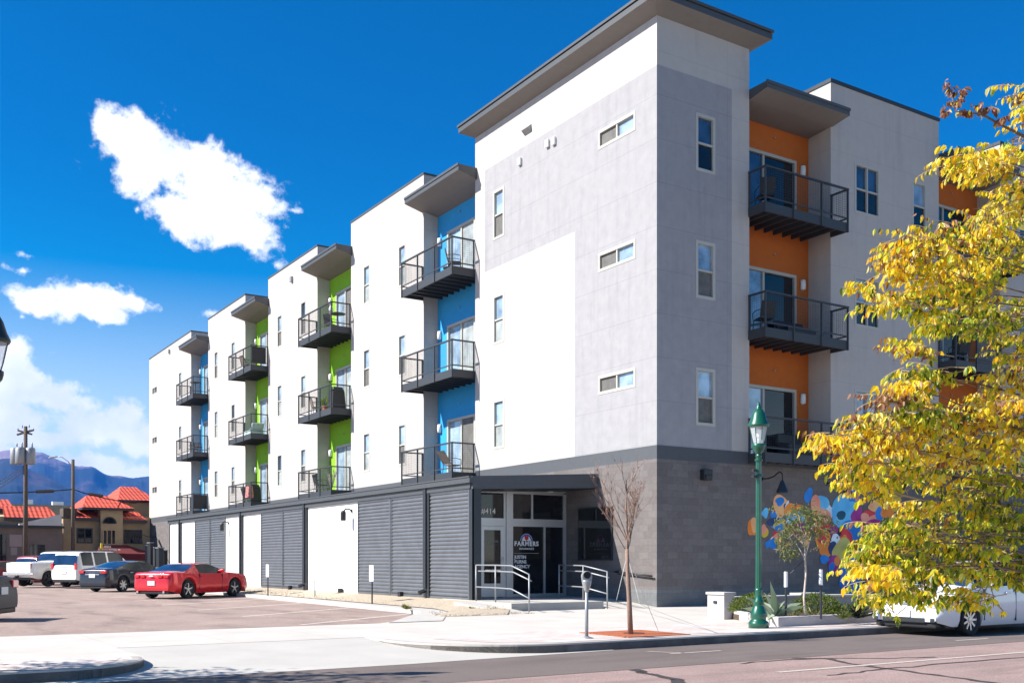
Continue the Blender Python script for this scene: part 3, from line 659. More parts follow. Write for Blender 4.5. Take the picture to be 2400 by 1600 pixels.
# ---- mural: overlapping ovals painted on the block wall
MUC={'O':(.75,.20,.02),'B':(.01,.18,.55),'L':(.10,.45,.80),'P':(.80,.28,.18),'N':(.02,.04,.12),'R':(.55,.03,.04),'M':(.30,.02,.20),'Y':(.60,.40,.02),'T':(.45,.40,.10),'W':(.55,.65,.85),'K':(.012,.012,.016),'D':(.004,.07,.12),'C':(.85,.38,.15)}
def grad(name,c):
    def f(t,n,l,p,tcn):
        g=n.new('ShaderNodeTexNoise'); g.inputs['Scale'].default_value=1.8; g.inputs['Detail'].default_value=1; l.new(tcn.outputs['Object'],g.inputs['Vector'])
        r=n.new('ShaderNodeMapRange'); l.new(g.outputs[0],r.inputs[0]); r.inputs[1].default_value=.35; r.inputs[2].default_value=.65; r.inputs[3].default_value=0; r.inputs[4].default_value=.6
        mulby(t,n,l,p,r.outputs[0],tuple(min(1,x*1.5+.03) for x in c))
    return mat(name,c,.8,extra=f)
mk=list(MUC); mm=[grad('mural_paint_'+k,MUC[k]) for k in mk]
OV=[(1762,1242,9,17,0,'O'),(1771,1236,9,14,20,'C'),(1790,1246,8,13,0,'Y'),(1791,1238,7,10,0,'P'),(1792,1204,7,10,0,'L'),(1812,1216,11,19,10,'B'),(1834,1192,16,24,25,'C'),(1824,1176,9,9,0,'B'),(1846,1190,9,14,30,'N'),(1842,1186,10,3,60,'W'),(1850,1200,12,14,0,'O'),
 (1818,1222,12,9,10,'N'),(1822,1236,11,11,0,'T'),(1826,1234,11,8,0,'B'),(1815,1256,9,11,0,'R'),(1819,1262,8,9,0,'P'),(1812,1272,8,13,30,'B'),(1801,1279,7,6,0,'B'),
 (1892,1164,8,17,-25,'B'),(1876,1188,8,6,0,'O'),(1922,1180,20,19,-20,'W'),(1930,1186,15,20,-20,'L'),(1910,1184,10,25,-5,'P'),(1944,1196,5,7,0,'W'),(1914,1206,14,20,0,'C'),(1926,1216,18,14,0,'P'),(1870,1215,20,16,0,'L'),(1870,1250,14,16,0,'M'),(1886,1266,10,16,0,'C'),
 (1984,1214,29,32,0,'L'),(1996,1240,24,22,0,'B'),(1972,1204,10,9,0,'D'),(2006,1204,13,20,0,'M'),(1932,1244,22,12,0,'R'),(1948,1246,17,15,0,'M'),(1968,1258,18,30,0,'K'),(1974,1254,13,20,0,'R'),(1975,1262,9,11,0,'O'),(1926,1270,14,26,0,'K'),(1930,1266,16,22,0,'O'),(1926,1264,9,9,0,'R'),(1932,1286,13,16,0,'O'),
 (1958,1276,12,18,20,'W'),(1952,1284,10,14,15,'N'),(1966,1306,18,30,-15,'T'),(1984,1318,12,22,0,'T'),(1952,1320,9,16,10,'P'),(1933,1312,10,9,0,'B'),(1956,1330,14,18,-15,'M'),(1948,1328,6,13,-15,'B'),(1974,1344,7,9,0,'B'),(1960,1312,6,10,0,'O'),
 (2004,1368,20,28,0,'B'),(2016,1300,24,18,0,'D'),(2016,1310,16,12,0,'B'),(2036,1206,16,12,0,'R'),(2030,1216,9,12,-20,'P'),(2048,1222,15,14,0,'P'),(2044,1184,14,12,0,'C'),(1996,1160,9,14,-20,'B'),(2058,1202,8,16,15,'B'),(2060,1250,26,20,0,'M'),(2080,1206,14,16,0,'O'),(2090,1240,18,24,10,'L'),(2110,1280,20,26,0,'R'),(2070,1300,18,20,0,'O'),(2120,1330,18,24,0,'B'),(2100,1180,12,16,0,'Y'),(2140,1240,16,20,0,'P')]
b=MB()
for i,(u,v,ru,rv,an,k) in enumerate(OV):
    c=atY(u,v,0); e=atY(u+ru,v,0); rx=e.x-c.x; rz=abs(atY(u,v-rv,0).z-c.z); A=R(an); pts=[]
    r_=random.Random(i); k1,k2=r_.uniform(-.12,.12),r_.uniform(-.1,.1); rx*=1.1; rz*=1.1; k3,k4=r_.uniform(.15,.75),r_.uniform(0,6.28)
    for j in range(28):
        g=2*math.pi*j/28; q=1+k1*math.cos(2*g+1)+k2*math.cos(3*g)+k3*math.cos(g-k4)**3; x,z=rx*math.cos(g)*q,rz*math.sin(g)*q
        pts.append((c.x+x*math.cos(A)-z*math.sin(A),-.004-.0004*i,c.z+x*math.sin(A)+z*math.cos(A)))
    b.poly(pts,mk.index(k))
tag(b.build('mural',mm,B,fix=False),'mural of overlapping bright painted ovals',None)
# ---- ground-floor wing along the parking lot
AX=-4.5; yy=lambda u:atX(u,1300,AX).y
def corr(y0,y1,z0=.27,z1=3.42):
    b=MB(); p=.118; z=z0
    while z<z1-.02:
        zz=min(z+p,z1)
        prof=[(0,z),(-.018,z+.012),(-.034,z+.04),(-.034,z+.07),(-.012,z+.095),(0,zz)]
        for k in range(len(prof)-1):
            (d0,a),(d1,c)=prof[k],prof[k+1]; a=min(a,z1); c=min(c,z1)
            b.poly([(AX+d0-.012,y0,a),(AX+d0-.012,y1,a),(AX+d1-.012,y1,c),(AX+d1-.012,y0,c)])
        z=zz
    o=b.build('corrugated_panel',M['corr'],B,fix=False)
    t=MB()
    for y in (y0,y1): t.box(AX-.055,AX-.001,y-.03,y+.03,.22,3.44)
    t.box(AX-.055,AX-.001,y0+.03,y1-.03,.20,.27); t.box(AX-.055,AX-.001,y0+.03,y1-.03,3.40,3.44)
    t.build('panel_trim',M['corr'],o)
corr(yy(1102),yy(1009))
for a,c in ((995,920),(917,842),(712,666),(664,614.5),(529,495),(493,459)): corr(yy(a),yy(c))
b=MB(); b.box(AX,AX+.2,2.86,36.7,.2,3.44); b.box(AX,0,36.5,36.7,.2,3.6); b.build('wing_wall',mat('white_panel_wall',(.80,.79,.77),.8,0,1.2,.04,.15,40),B)
b=MB(); b.box(AX-.03,AX+.22,2.855,36.75,-.1,.2); b.build('footing',M['block_base'],B)
b=MB(); b.box(AX-.05,AX+.25,2.80,2.86,.0,3.42); b.box(AX-.06,AX-.001,2.80,yy(1102)-.031,.2,3.42); b.box(AX+.201,AX+.26,2.87,4.5,.2,3.42); b.build('corner_post',M['trimdark'],B)
b=MB(); b.hexa([(AX-.02,2.9,3.44),(0,2.9,3.60),(0,36.7,3.60),(AX-.02,36.7,3.44),(AX-.02,2.9,3.74),(0,2.9,4.03),(0,36.7,4.03),(AX-.02,36.7,3.74)]); b.build('wing_roof',M['trimdark'],B)
b=MB(); b.hexa([(AX-.05,2.78,3.42),(0,2.78,3.62),(0,2.9,3.62),(AX-.05,2.9,3.42),(AX-.05,2.78,3.79),(0,2.78,4.06),(0,2.9,4.06),(AX-.05,2.9,3.79)]); b.build('entry_fascia',M['band'],B)
b=MB(); b.box(AX-.17,AX-.03,2.76,36.8,3.60,3.77); b.box(AX-.19,AX-.15,2.76,36.8,3.75,3.79); b.box(AX-.09,AX-.001,2.87,36.75,3.44,3.60); b.build('gutter',M['fascia'],B)
for u0,u1 in ((997,1008),(713,722),(563,572),(421,427)):
    y=(yy(u0)+yy(u1))/2; w=.09
    b=MB(); b.box(AX-.13,AX-.02,y-w/2-.04,y+w/2+.04,.55,3.60); b.hexa([(AX-.13,y-w/2-.04,.5),(AX-.02,y-w/2-.04,.5),(AX-.02,y+w/2+.04,.5),(AX-.13,y+w/2+.04,.5),(AX-.13,y-w/2-.04,.55),(AX-.02,y-w/2-.04,.55),(AX-.02,y+w/2+.04,.55),(AX-.13,y+w/2+.04,.55)])
    b.tube([(AX-.075,y,.52),(AX-.1,y,.42),(AX-.32,y,.34)],.065,4); b.box(AX-.08,AX-.001,y-.22,y+.12,.2,3.44,1)
    b.build('downspout',[M['trimdark'],M['trimdark']],B)
for u in (825,537):
    y=atX(u,1180,AX).y; b=MB(); b.lathe([(.06,-.02),(.06,.02)],(AX-.02,y,3.14),10,axis='x'); b.tube([(AX,y,3.14),(AX-.12,y,3.2),(AX-.25,y,3.2),(AX-.33,y,3.1)],.028,6); b.lathe([(.06,.12),(.10,.06),(.10,-.22),(.085,-.24)],(AX-.34,y,3.02),12)
    b.build('wall_light',M['black'],B)
for u,v in ((685,1376),(803,1387),(945,1398)):
    y=atX(u,v,AX).y; b=MB(); b.box(AX-.16,AX-.035,y-.09,y+.09,.02,.34); b.box(AX-.26,AX-.165,y-.14,y-.02,.02,.16); b.build('drain_outlet',M['black'],B)
# ---- storefront at the head of the wing
SY=4.5
def sx(u,v=1300): return atY(u,v,SY).x
def sz(v,u=1220): return atY(u,v,SY).z
b=MB(); b.box(-4.25,0,SY+.12,SY+.5,.2,3.6); b.build('storefront_back',M['glass_dark'],B)
zsill=.30; zhb,zht=sz(1233),sz(1215); ztop=3.5
b=MB()
def sb(x0,x1,z0,z1,d=.0,t=.10): b.box(x0,x1,SY-d,SY+t,z0,z1)
sb(-4.25,sx(1126),.2,ztop,.0); sb(sx(1186),sx(1201),.2,ztop+.06,.04); sb(sx(1321),sx(1327),.2,ztop)
sb(-4.2,sx(1186),zhb,zht); sb(sx(1201),sx(1321),zhb,zht); sb(-4.2,sx(1186),ztop-.04,ztop+.04); sb(sx(1201),sx(1321),ztop-.04,ztop+.04)
sb(sx(1246),sx(1250),zht,ztop-.04,-.01); sb(sx(1275),sx(1279),zsill,zhb,-.01); sb(sx(1201),sx(1321),.2,zsill,-.005)
sb(-4.2,sx(1186),ztop+.04,3.62,-.02); sb(sx(1201),-.001,ztop+.04,3.62,-.02)
sb(sx(1181),sx(1186),.2,ztop,-.005)
b.build('storefront_frame',M['alu'],B)
b=MB(); b.box(sx(1327),-.002,SY-.005,SY+.1,.2,3.56); b.build('storefront_jamb',M['corr'],B)
b=MB(); 
for x0,x1,z0,z1 in ((-4.2,sx(1181),zht,ztop-.04),(sx(1201),sx(1246),zht,ztop-.04),(sx(1250),sx(1321),zht,ztop-.04),(sx(1201),sx(1275),zsill,zhb),(sx(1279),sx(1321),zsill,zhb)):
    b.poly([(x0,SY+.05,z0),(x1,SY+.05,z0),(x1,SY+.05,z1),(x0,SY+.05,z1)])
b.build('storefront_glass',M['glass_dark'],B,fix=False)
b=MB(); xa,xb=sx(1127),sx(1180); za,zb=.22,zhb-.01
b.box(xa,xa+.10,SY-.03,SY+.03,za,zb); b.box(xb-.12,xb,SY-.03,SY+.03,za,zb); b.box(xa+.10,xb-.12,SY-.03,SY+.03,zb-.12,zb); b.box(xa+.10,xb-.12,SY-.03,SY+.03,za,za+.42)
do=b.build('entrance_door',M['alu'],B); g=MB(); g.box(xa+.1,xb-.12,SY-.004,SY+.006,za+.42,zb-.12); g.build('pane',M['glass_dark'],do)
g=MB(); g.tube([(xb-.06,SY-.03,1.05),(xb-.06,SY-.09,1.05),(xb-.06,SY-.09,1.45),(xb-.06,SY-.03,1.45)],.014,6); g.box(xa+.12,xb-.14,SY-.07,SY-.04,1.02,1.07); g.build('handle',M['chrome'],do)
b=MB(); b.box(sx(1282),sx(1293),SY-.10,SY+.0,ztop+.05,ztop+.11); b.build('entry_light',M['lamp_white'],B)
def text(body,x,z,size,mt,name='lettering',y=SY+.046,bold=0,align='LEFT',sxy=1.,parent=B):
    c=bpy.data.curves.new('t','FONT'); c.body=body; c.size=size; c.align_x=align; c.extrude=.001; c.offset=bold; c.space_character=sxy
    o=bpy.data.objects.new('t',c); COL.objects.link(o); bpy.context.view_layer.update()
    me=bpy.data.meshes.new_from_object(o); bpy.data.objects.remove(o); me.materials.clear(); me.materials.append(mt)
    q=bpy.data.objects.new(name,me); COL.objects.link(q); q.parent=parent; q.rotation_euler=(math.pi/2,0,0); q.location=(x,y,z); return q
M['letter']=mat('white_vinyl_letter',(.85,.85,.85),.6); M['letter_dim']=mat('grey_vinyl_letter',(.4,.4,.38),.6)
ppm=lambda px:px*atY(1220,1300,SY).y*0+abs(sx(1221)-sx(1220))*px
mpx=abs(sz(1300)-sz(1301))
text('#414',sx(1129,1200)-.0,sz(1205),.235,M['letter'],bold=.004,sxy=1.08,y=SY+.03)
text('FARMERS',(sx(1205)+sx(1265))/2,sz(1278),.20,M['letter'],bold=.008,align='CENTER',sxy=1.18,y=SY+.03)
text('INSURANCE',(sx(1205)+sx(1265))/2,sz(1287),.085,M['letter'],bold=.003,align='CENTER',sxy=1.3,y=SY+.03)
for i,t_ in enumerate(('JUSTIN','BURNS','AGENCY')): text(t_,sx(1207),sz(1308+i*11.2),.145,M['letter'],bold=.005,y=SY+.03)
b=MB(); b.box(sx(1206),sx(1264),SY+.028,SY+.032,sz(1296),sz(1295)); b.build('lettering_rule',M['letter_dim'],B)
for i,(t_,v) in enumerate((('OPEN HOURS',1270),('Mon - Fri',1277))): text(t_,sx(1143),sz(v),.06,M['letter_dim'],y=SY-.008)
# half-sun emblem on the glass
cx,cz=(sx(1205)+sx(1265))/2,sz(1266.5); rr=abs(sx(1249)-sx(1235))
b=MB()
def half(r0,r1,yv,mi,n=20,a0=0,a1=180):
    for i in range(n):
        g0,g1=R(a0+(a1-a0)*i/n),R(a0+(a1-a0)*(i+1)/n)
        b.poly([(cx+r0*math.cos(g0),yv,cz+r0*math.sin(g0)),(cx+r1*math.cos(g0),yv,cz+r1*math.sin(g0)),(cx+r1*math.cos(g1),yv,cz+r1*math.sin(g1)),(cx+r0*math.cos(g1),yv,cz+r0*math.sin(g1))],mi)
half(0,rr,SY+.034,0); half(rr*.72,rr*.95,SY+.032,1)
for k in range(5): half(rr*.2,rr*.62,SY+.031,2 if k%2 else 0,2,20+k*28,34+k*28)
b.poly([(cx-.075,SY+.029,cz+.16),(cx+.075,SY+.029,cz+.16),(cx+.07,SY+.029,cz+.06),(cx,SY+.029,cz-.0),(cx-.07,SY+.029,cz+.06)],3)
b.build('emblem',[M['letter'],mat('emblem_blue',(.02,.10,.45),.6),mat('emblem_pale_blue',(.35,.5,.8),.6),mat('emblem_red',(.6,.02,.03),.6)],B,fix=False)
# ================================================================ cars
def paint(name,col,metal=.25,rough=.28): return mat(name,col,rough,metal,0,0,0,0,.6)
M['carglass']=glassm('car_glass',(.02,.045,.10),.03,1.0,.2)
M['sideglass']=mat('tinted_side_glass',(.012,.02,.022),.22,0,0,0,0,0,0,.35)
M['tail']=mat('tail_lens_red',(.55,.01,.015),.15,0,0,0,0,0,.6)
M['headl']=mat('headlight_lens',(.55,.57,.6),.08,.4,0,0,0,0,.5)
M['plate']=mat('number_plate',(.7,.7,.68),.4)
M['rim_silver']=mat('alloy_silver',(.55,.56,.58),.3,.85)
M['rim_dark']=mat('rim_black',(.02,.02,.022),.4,.5)
def interp(pts,x):
    if x<=pts[0][0]: return pts[0][1]
    for (a,b),(c,d) in zip(pts,pts[1:]):
        if x<=c: t=(x-a)/(c-a) if c>a else 1; return b+(d-b)*t
    return pts[-1][1]
def smooth(pts,x,h=.07): return (interp(pts,x-h)+2*interp(pts,x)+interp(pts,x+h))/4
def make_car(name,label,loc,rz,spec,group='parked cars'):
    L_,Wd=spec['L'],spec['W']; top,belt=spec['top'],spec['belt']; wx=spec['wx']; wr=spec['wr']; zc=spec.get('clear',.2)
    root=thing(name,label,spec.get('cat','car'),loc,rz,group,world=False)
    body=MB(); xs=[]; x=0
    ks=sorted(set([0,.03,.08,.16,L_-.16,L_-.08,L_-.03,L_]+[round(i*L_/64,4) for i in range(65)]+[round(w+q,3) for w in wx for q in (-wr-.07,-wr-.04,wr+.04,wr+.07)]+[v for p in spec['side'] for v in p]+list(spec['ws'])+list(spec['rw'])+spec.get('steps',[])))
    ks=[k for i,k in enumerate(ks) if 0<=k<=L_]
    rows=[]; tum=spec.get('tum',.30); nose=spec.get('nose',.0)
    hard=spec.get('hard',False)
    for x in ks:
        T=smooth(top,x,.02 if hard else .06); Bz=min(smooth(belt,x,.03),T-.02)
        e=min(x/.35,(L_-x)/.55,1.); wfac=1-.16*(1-e)**2
        w=Wd/2*wfac
        zb=zc+.10*max(0,1-min(x,L_-x)/.4)
        for c in wx:
            dd=abs(x-c)
            if dd<wr+.055: zb=max(zb,wr+math.sqrt(max(0,(wr+.055)**2-dd*dd))*.98)
        zm=min(max(zb+.05,.42),Bz-.08); zb=min(zb,Bz-.10)
        sh=zb+(Bz-zb)*.72
        gh=max(0,T-Bz)
        if gh>.12: yr=w*.94-tum*gh; zr=T-.045; yr2=yr*.72; zr2=T-.012
        else: yr=w*.86; zr=Bz+(T-Bz)*.55; yr2=w*.55; zr2=Bz+(T-Bz)*.85
        rows.append([(w*.93,zb),(w*.985,zb+(sh-zb)*.25),(w,zb+(sh-zb)*.6),(w*.995,sh),(w*.955,Bz),(yr,zr),(yr2,zr2),(0,T)])
    n=len(rows[0]); full=[]
    for x,rw_ in zip(ks,rows):
        ring=[(x-L_*0,-y,z) for y,z in rw_]+[(x,y,z) for y,z in rw_[-2::-1]]; full.append(ring)
    m=len(full[0]); glass={'windshield':MB(),'rear_window':MB(),'side_window':[]}
    base=len(body.v)
    for ring in full: body.v+=ring
    pil=spec.get('pillar',0)
    sidew=[MB() for _ in spec['side']]*1; sidew2=[MB() for _ in spec['side']]
    for i in range(len(full)-1):
        xm=(ks[i]+ks[i+1])/2
        for j in range(m-1):
            q=(i*m+j,i*m+j+1,(i+1)*m+j+1,(i+1)*m+j); pts=[full[i][j],full[i][j+1],full[i+1][j+1],full[i+1][j]]
            g=None
            Tm=interp(top,xm); Bm=min(interp(belt,xm),Tm)
            if j in (4,m-2-4) and Tm-Bm>.10:
                for k,(a,c) in enumerate(spec['side']):
                    if a<=xm<=c: g=(sidew if j==4 else sidew2)[k]
            if 5<=j<=m-2-5:
                if spec['ws'][0]<=xm<=spec['ws'][1]: g=glass['windshield']
                if spec['rw'][0]<=xm<=spec['rw'][1]: g=glass['rear_window']
            if g is not None: g.poly(pts)
            body.f.append(q) if g is None else None
            if g is None: body.m.append(0)
    body.f.append(tuple(range(m))); body.m.append(0); k=(len(full)-1)*m; body.f.append(tuple(range(k,k+m))[::-1]); body.m.append(0)
    bo=body.build('body',spec['paint'],root,smooth=True)
    me=bo.data
    try: me.set_sharp_from_angle(angle=R(38))
    except Exception: pass
    if spec['ws'][1]>spec['ws'][0]: glass['windshield'].build('windshield',M['carglass'],root,smooth=True)
    if spec['rw'][1]>spec['rw'][0]: glass['rear_window'].build('rear_window',M['carglass'],root,smooth=True)
    for q in sidew+sidew2:
        if q.f: q.build('side_window',spec.get('sideglass',M['sideglass']),root,smooth=True)
    ub=MB(); ub.box(.25,L_-.25,-Wd/2+.10,Wd/2-.10,zc-.02,min(.75,interp(belt,L_/2)-.1)); ub.build('underbody',M['black'],root)
    ub=MB(); ub.box(.03,L_*.5,-Wd/2*.80,Wd/2*.80,zc-.03,zc+.10); ub.box(L_*.5,L_-.05,-Wd/2*.80,Wd/2*.80,zc-.03,zc+.10); ub.build('bumper_skirt',M['black'],root,bevel=.03)
    # wheels
    proto=None
    for c in wx:
        for sgn in (-1,1):
            if proto is None:
                t=MB(); w2=.115; t.lathe([(wr*.70,-w2*.8),(wr*.92,-w2),(wr*.985,-w2*.75),(wr,-w2*.3),(wr,w2*.3),(wr*.985,w2*.75),(wr*.92,w2),(wr*.70,w2*.8)],(0,0,0),28,axis='y',cap=False)
                wheel=t.build('wheel',M['rubber'],root,smooth=True)
                rm=MB(); rr=wr*.72
                rm.lathe([(rr,-.10),(rr,.075),(rr*.93,.085),(rr*.9,.05),(rr*.9,-.02)],(0,0,0),28,0,'y',cap=False); rm.lathe([(0.001,-.02),(rr*.9,-.021)],(0,0,0),20,1,'y',cap=False)
                ns=spec.get('spokes',5)
                for k in range(ns):
                    g=2*math.pi*k/ns+.35; ws_=spec.get('spw',.055)
                    a=Vector((math.cos(g),0,math.sin(g))); p=Vector((-math.sin(g),0,math.cos(g)))
                    q0=[a*.03+p*ws_*.8,a*.03-p*ws_*.8,a*rr*.95-p*ws_*.6,a*rr*.95+p*ws_*.6]
                    rm.hexa([v+Vector((0,.035,0)) for v in q0]+[v+Vector((0,.08,0)) for v in q0],0)
                rm.lathe([(.001,.09),(.05,.088),(.06,.03)],(0,0,0),12,0,'y',cap=False)
                rim=rm.build('rim',[spec.get('rim',M['rim_silver']),M['rim_dark']],wheel); proto=wheel
                w_=wheel
            else: w_=copy_tree(proto,root)
            w_.location=(c,sgn*(Wd/2-.125),wr); w_.rotation_euler=(0,0,0 if sgn>0 else math.pi)
    # lamps and plates
    for kind,boxes in spec['lights'].items():
        for (x0,x1,y0,y1,z0,z1) in boxes:
            for sgn in (-1,1):
                y1_=min(y1,Wd/2*.84+.03) if kind=='taillight' else y1 ; b=MB(); b.box(x0,x1,sgn*min(y0,y1_-.15),sgn*y1_,z0,z1); b.build(kind,M['tail'] if kind=='taillight' else M['headl'],root,bevel=min(.02,(z1-z0)*.3))
    for (x,z,wd,h) in spec.get('plates',[]):
        b=MB(); b.box(x-.012,x+.012,-wd/2,wd/2,z-h/2,z+h/2); b.build('number_plate',M['plate'],root,bevel=.004)
    mxp=spec['mirror']
    for sgn in (-1,1):
        b=MB(); b.hexa([(mxp-.10,sgn*(Wd/2-.10),mxp*0+spec['mz']),(mxp+.07,sgn*(Wd/2-.10),spec['mz']),(mxp+.05,sgn*(Wd/2+.12),spec['mz']+.02),(mxp-.08,sgn*(Wd/2+.12),spec['mz']+.02),(mxp-.10,sgn*(Wd/2-.10),spec['mz']+.10),(mxp+.07,sgn*(Wd/2-.10),spec['mz']+.10),(mxp+.05,sgn*(Wd/2+.12),spec['mz']+.15),(mxp-.08,sgn*(Wd/2+.12),spec['mz']+.15)]); b.build('wing_mirror',spec['paint'],root,bevel=.02)
    for (hx,hz) in spec.get('handles',[]):
        for sgn in (-1,1):
            b=MB(); b.box(hx-.09,hx+.09,sgn*(Wd/2-.02),sgn*(Wd/2+.025),hz-.015,hz+.02); b.build('door_handle',spec.get('handle_mat',spec['paint']),root,bevel=.008)
    for ln in spec.get('seams',[]):
        for sgn in (-1,1): b=MB(); b.box(ln[0]-.006,ln[0]+.006,sgn*(Wd/2-.06),sgn*(Wd/2+.002),ln[1],ln[2]); b.build('door_seam',M['black'],root)
    return root
def ground_at(u,v,z): p=atZ(u,v,z); return p
PH=R(35.5)
def place(u,v,z,lx,ly,ph):    # put local point (lx,ly) of a car on the ground seen at (u,v)
    p=atZ(u,v,z); return (p.x-(lx*math.cos(ph)-ly*math.sin(ph)),p.y-(lx*math.sin(ph)+ly*math.cos(ph)),z)
camaro=dict(L=4.84,W=1.92,wx=(1.0,3.85),wr=.36,clear=.22,tum=.62,
 top=[(0,.62),(.02,.80),(.06,.98),(.14,1.03),(.75,1.045),(1.10,1.16),(1.55,1.335),(2.0,1.375),(2.5,1.365),(3.0,1.20),(3.45,1.03),(4.2,.965),(4.6,.88),(4.78,.74),(4.84,.55)],
 belt=[(0,.60),(.05,.90),(.14,.99),(.9,1.0),(1.35,1.0),(1.9,.96),(3.2,.965),(3.5,.985),(4.2,.93),(4.6,.85),(4.78,.70),(4.84,.5)],
 side=[(1.62,2.98)],ws=(2.52,3.44),rw=(.80,1.52),paint=paint('red_car_paint',(.62,.012,.02),.3,.25),spokes=5,spw=.035,rim=M['rim_silver'],
 lights={'taillight':[(-.012,.03,.30,.52,.80,.92),(-.012,.04,.58,.80,.80,.92)],'headlight':[(4.72,4.80,.45,.80,.62,.74)]},plates=[(-.012,.60,.34,.17)],mirror=2.95,mz=.98,handles=[(1.75,.86)],seams=[(1.62,.35,.95),(3.02,.35,.94)])
cam_=make_car('sports_car','red sports coupe with thin five-spoke wheels parked nose to the white wall',place(444,1402,LZ,1.0,-.96,PH),PH,camaro)
e=MB(); e.box(-.03,0,-.1,.1,.84,.89); e.build('badge',M['chrome'],cam_,bevel=.01)
for s in (-1,1): e=MB(); e.lathe([(.045,-.06),(.045,.05),(.035,.05),(.035,-.05)],(0.0,s*.62,.27),12,axis='x'); e.build('exhaust_tip',M['chrome'],cam_)
e=MB(); e.tube([(1.85,.1,1.37),(1.78,.1,1.45)],.02,5); e.build('antenna',M['black'],cam_)
sedan=dict(L=4.85,W=1.84,wx=(1.05,3.9),wr=.335,clear=.2,tum=.5,
 top=[(0,.70),(.03,.92),(.08,1.08),(.55,1.13),(1.1,1.27),(1.65,1.43),(2.3,1.47),(2.9,1.42),(3.6,1.12),(3.8,1.05),(4.5,.88),(4.78,.72),(4.85,.55)],
 belt=[(0,.65),(.06,1.0),(.5,1.06),(1.1,1.06),(2.4,1.0),(3.6,.98),(4.2,.9),(4.78,.68),(4.85,.5)],
 side=[(.98,1.40),(1.46,2.30),(2.38,3.35)],ws=(2.95,3.72),rw=(.62,1.52),paint=paint('navy_car_paint',(.008,.010,.020),.1,.25),spokes=7,spw=.05,
 lights={'taillight':[(-.012,.10,.50,.86,.86,1.0)],'headlight':[(4.66,4.78,.5,.84,.62,.74)]},plates=[(-.012,.76,.36,.18)],mirror=3.3,mz=1.0,handles=[(1.55,.90),(2.5,.88)],handle_mat=M['chrome'],seams=[(1.43,.3,.98),(2.34,.28,.98),(3.35,.3,.95)])
sed=make_car('sedan_car','dark navy four-door sedan parked between the red coupe and a white SUV',place(291,1386,LZ,1.05,-.92,PH),PH,sedan)
e=MB(); e.box(-.014,.02,-.42,.42,.80,.84); e.build('trim_strip',M['chrome'],sed); 
suv=dict(L=5.1,W=2.0,wx=(1.05,4.05),wr=.39,clear=.32,tum=.22,hard=True,cat='SUV',
 top=[(0,.95),(.02,1.15),(.06,1.20),(.18,1.72),(.26,1.86),(.6,1.91),(2.8,1.92),(3.1,1.86),(3.75,1.30),(4.0,1.20),(4.85,1.10),(5.05,.95),(5.1,.7)],
 belt=[(0,.9),(.05,1.14),(.3,1.16),(3.7,1.15),(4.2,1.1),(4.85,1.0),(5.05,.85),(5.1,.65)],
 side=[(.34,1.12),(1.24,2.12),(2.24,3.35)],ws=(3.0,3.80),rw=(.05,.19),paint=paint('white_car_paint',(.74,.73,.70),.0,.25),spokes=6,spw=.06,
 lights={'taillight':[(-.012,.08,.84,.97,.95,1.28)],'headlight':[(4.92,5.04,.55,.92,.82,.98)]},plates=[(-.012,.80,.34,.17)],mirror=3.3,mz=1.16,handles=[(1.4,1.02),(2.4,1.02)],seams=[(1.18,.45,1.12),(2.18,.42,1.12),(3.35,.45,1.12)])
sv=make_car('suv_car','white SUV with roof rails parked between the white pickup and navy sedan',place(163,1376,LZ+.05,.4,0,PH),PH,suv)
e=MB()
for s in (-1,1): e.tube([(.7,s*.72,1.90),(.75,s*.72,1.96),(2.75,s*.72,1.97),(2.8,s*.72,1.91)],.02,5)
e.build('roof_rails',M['black'],sv)
e=MB(); e.box(.005,.03,-.22,.22,1.05,1.07); e.build('tailgate_badge',M['rim_dark'],sv)
pick=dict(L=5.9,W=2.02,wx=(1.15,4.85),wr=.42,clear=.42,tum=.2,hard=True,cat='pickup truck',
 top=[(0,1.0),(.02,1.30),(.05,1.34),(2.05,1.37),(2.10,1.40),(2.28,1.86),(2.42,1.93),(3.5,1.95),(3.75,1.88),(4.35,1.40),(4.5,1.30),(5.6,1.20),(5.85,1.0),(5.9,.75)],
 belt=[(0,.95),(.03,1.28),(2.05,1.33),(2.3,1.34),(4.3,1.30),(4.6,1.22),(5.6,1.12),(5.85,.9),(5.9,.7)],
 side=[(2.45,3.02),(3.12,4.0)],ws=(3.66,4.40),rw=(2.11,2.27),paint=paint('pickup_white_paint',(.74,.73,.70),.0,.25),spokes=6,spw=.05,rim=M['rim_dark'],
 lights={'taillight':[(.0,.10,.86,.985,.98,1.26)],'headlight':[(5.7,5.83,.55,.92,.88,1.05)]},plates=[(-.10,.72,.34,.17)],mirror=4.0,mz=1.32,handles=[(2.6,1.18),(3.3,1.18)],seams=[(2.08,.5,1.3),(3.07,.5,1.3),(4.1,.5,1.3)])
pk=make_car('pickup_truck','white crew-cab pickup truck showing its tailgate and big dark wheels',place(116,1374,LZ+.05,1.15,-1.0,PH),PH,pick)
e=MB(); e.box(-.16,.06,-.98,.98,.62,.80); e.build('rear_bumper',M['chrome'],pk,bevel=.03)
e=MB(); e.box(-.02,.0,-.86,.86,.86,1.30); e.build('tailgate',pick['paint'],pk,bevel=.01)
e=MB(); e.tube([(-.25,0,.55),(0,0,.55)],.05,4); e.build('tow_hitch',M['black'],pk)
cpy=text('FX4',1.55,1.16,.13,M['rim_dark'],name='decal',y=-1.014,bold=.004,parent=pk)
red2=dict(suv); red2.update(paint=paint('maroon_car_paint',(.20,.03,.03),.2,.3))
make_car('suv_car','maroon SUV far behind the white pickup, only its roof showing',place(100,1372,LZ+.08,.6,0,PH)[:2]+(LZ,),PH,red2)
bpy.context.view_layer.update()
far=atY(82,1330,44.5); 
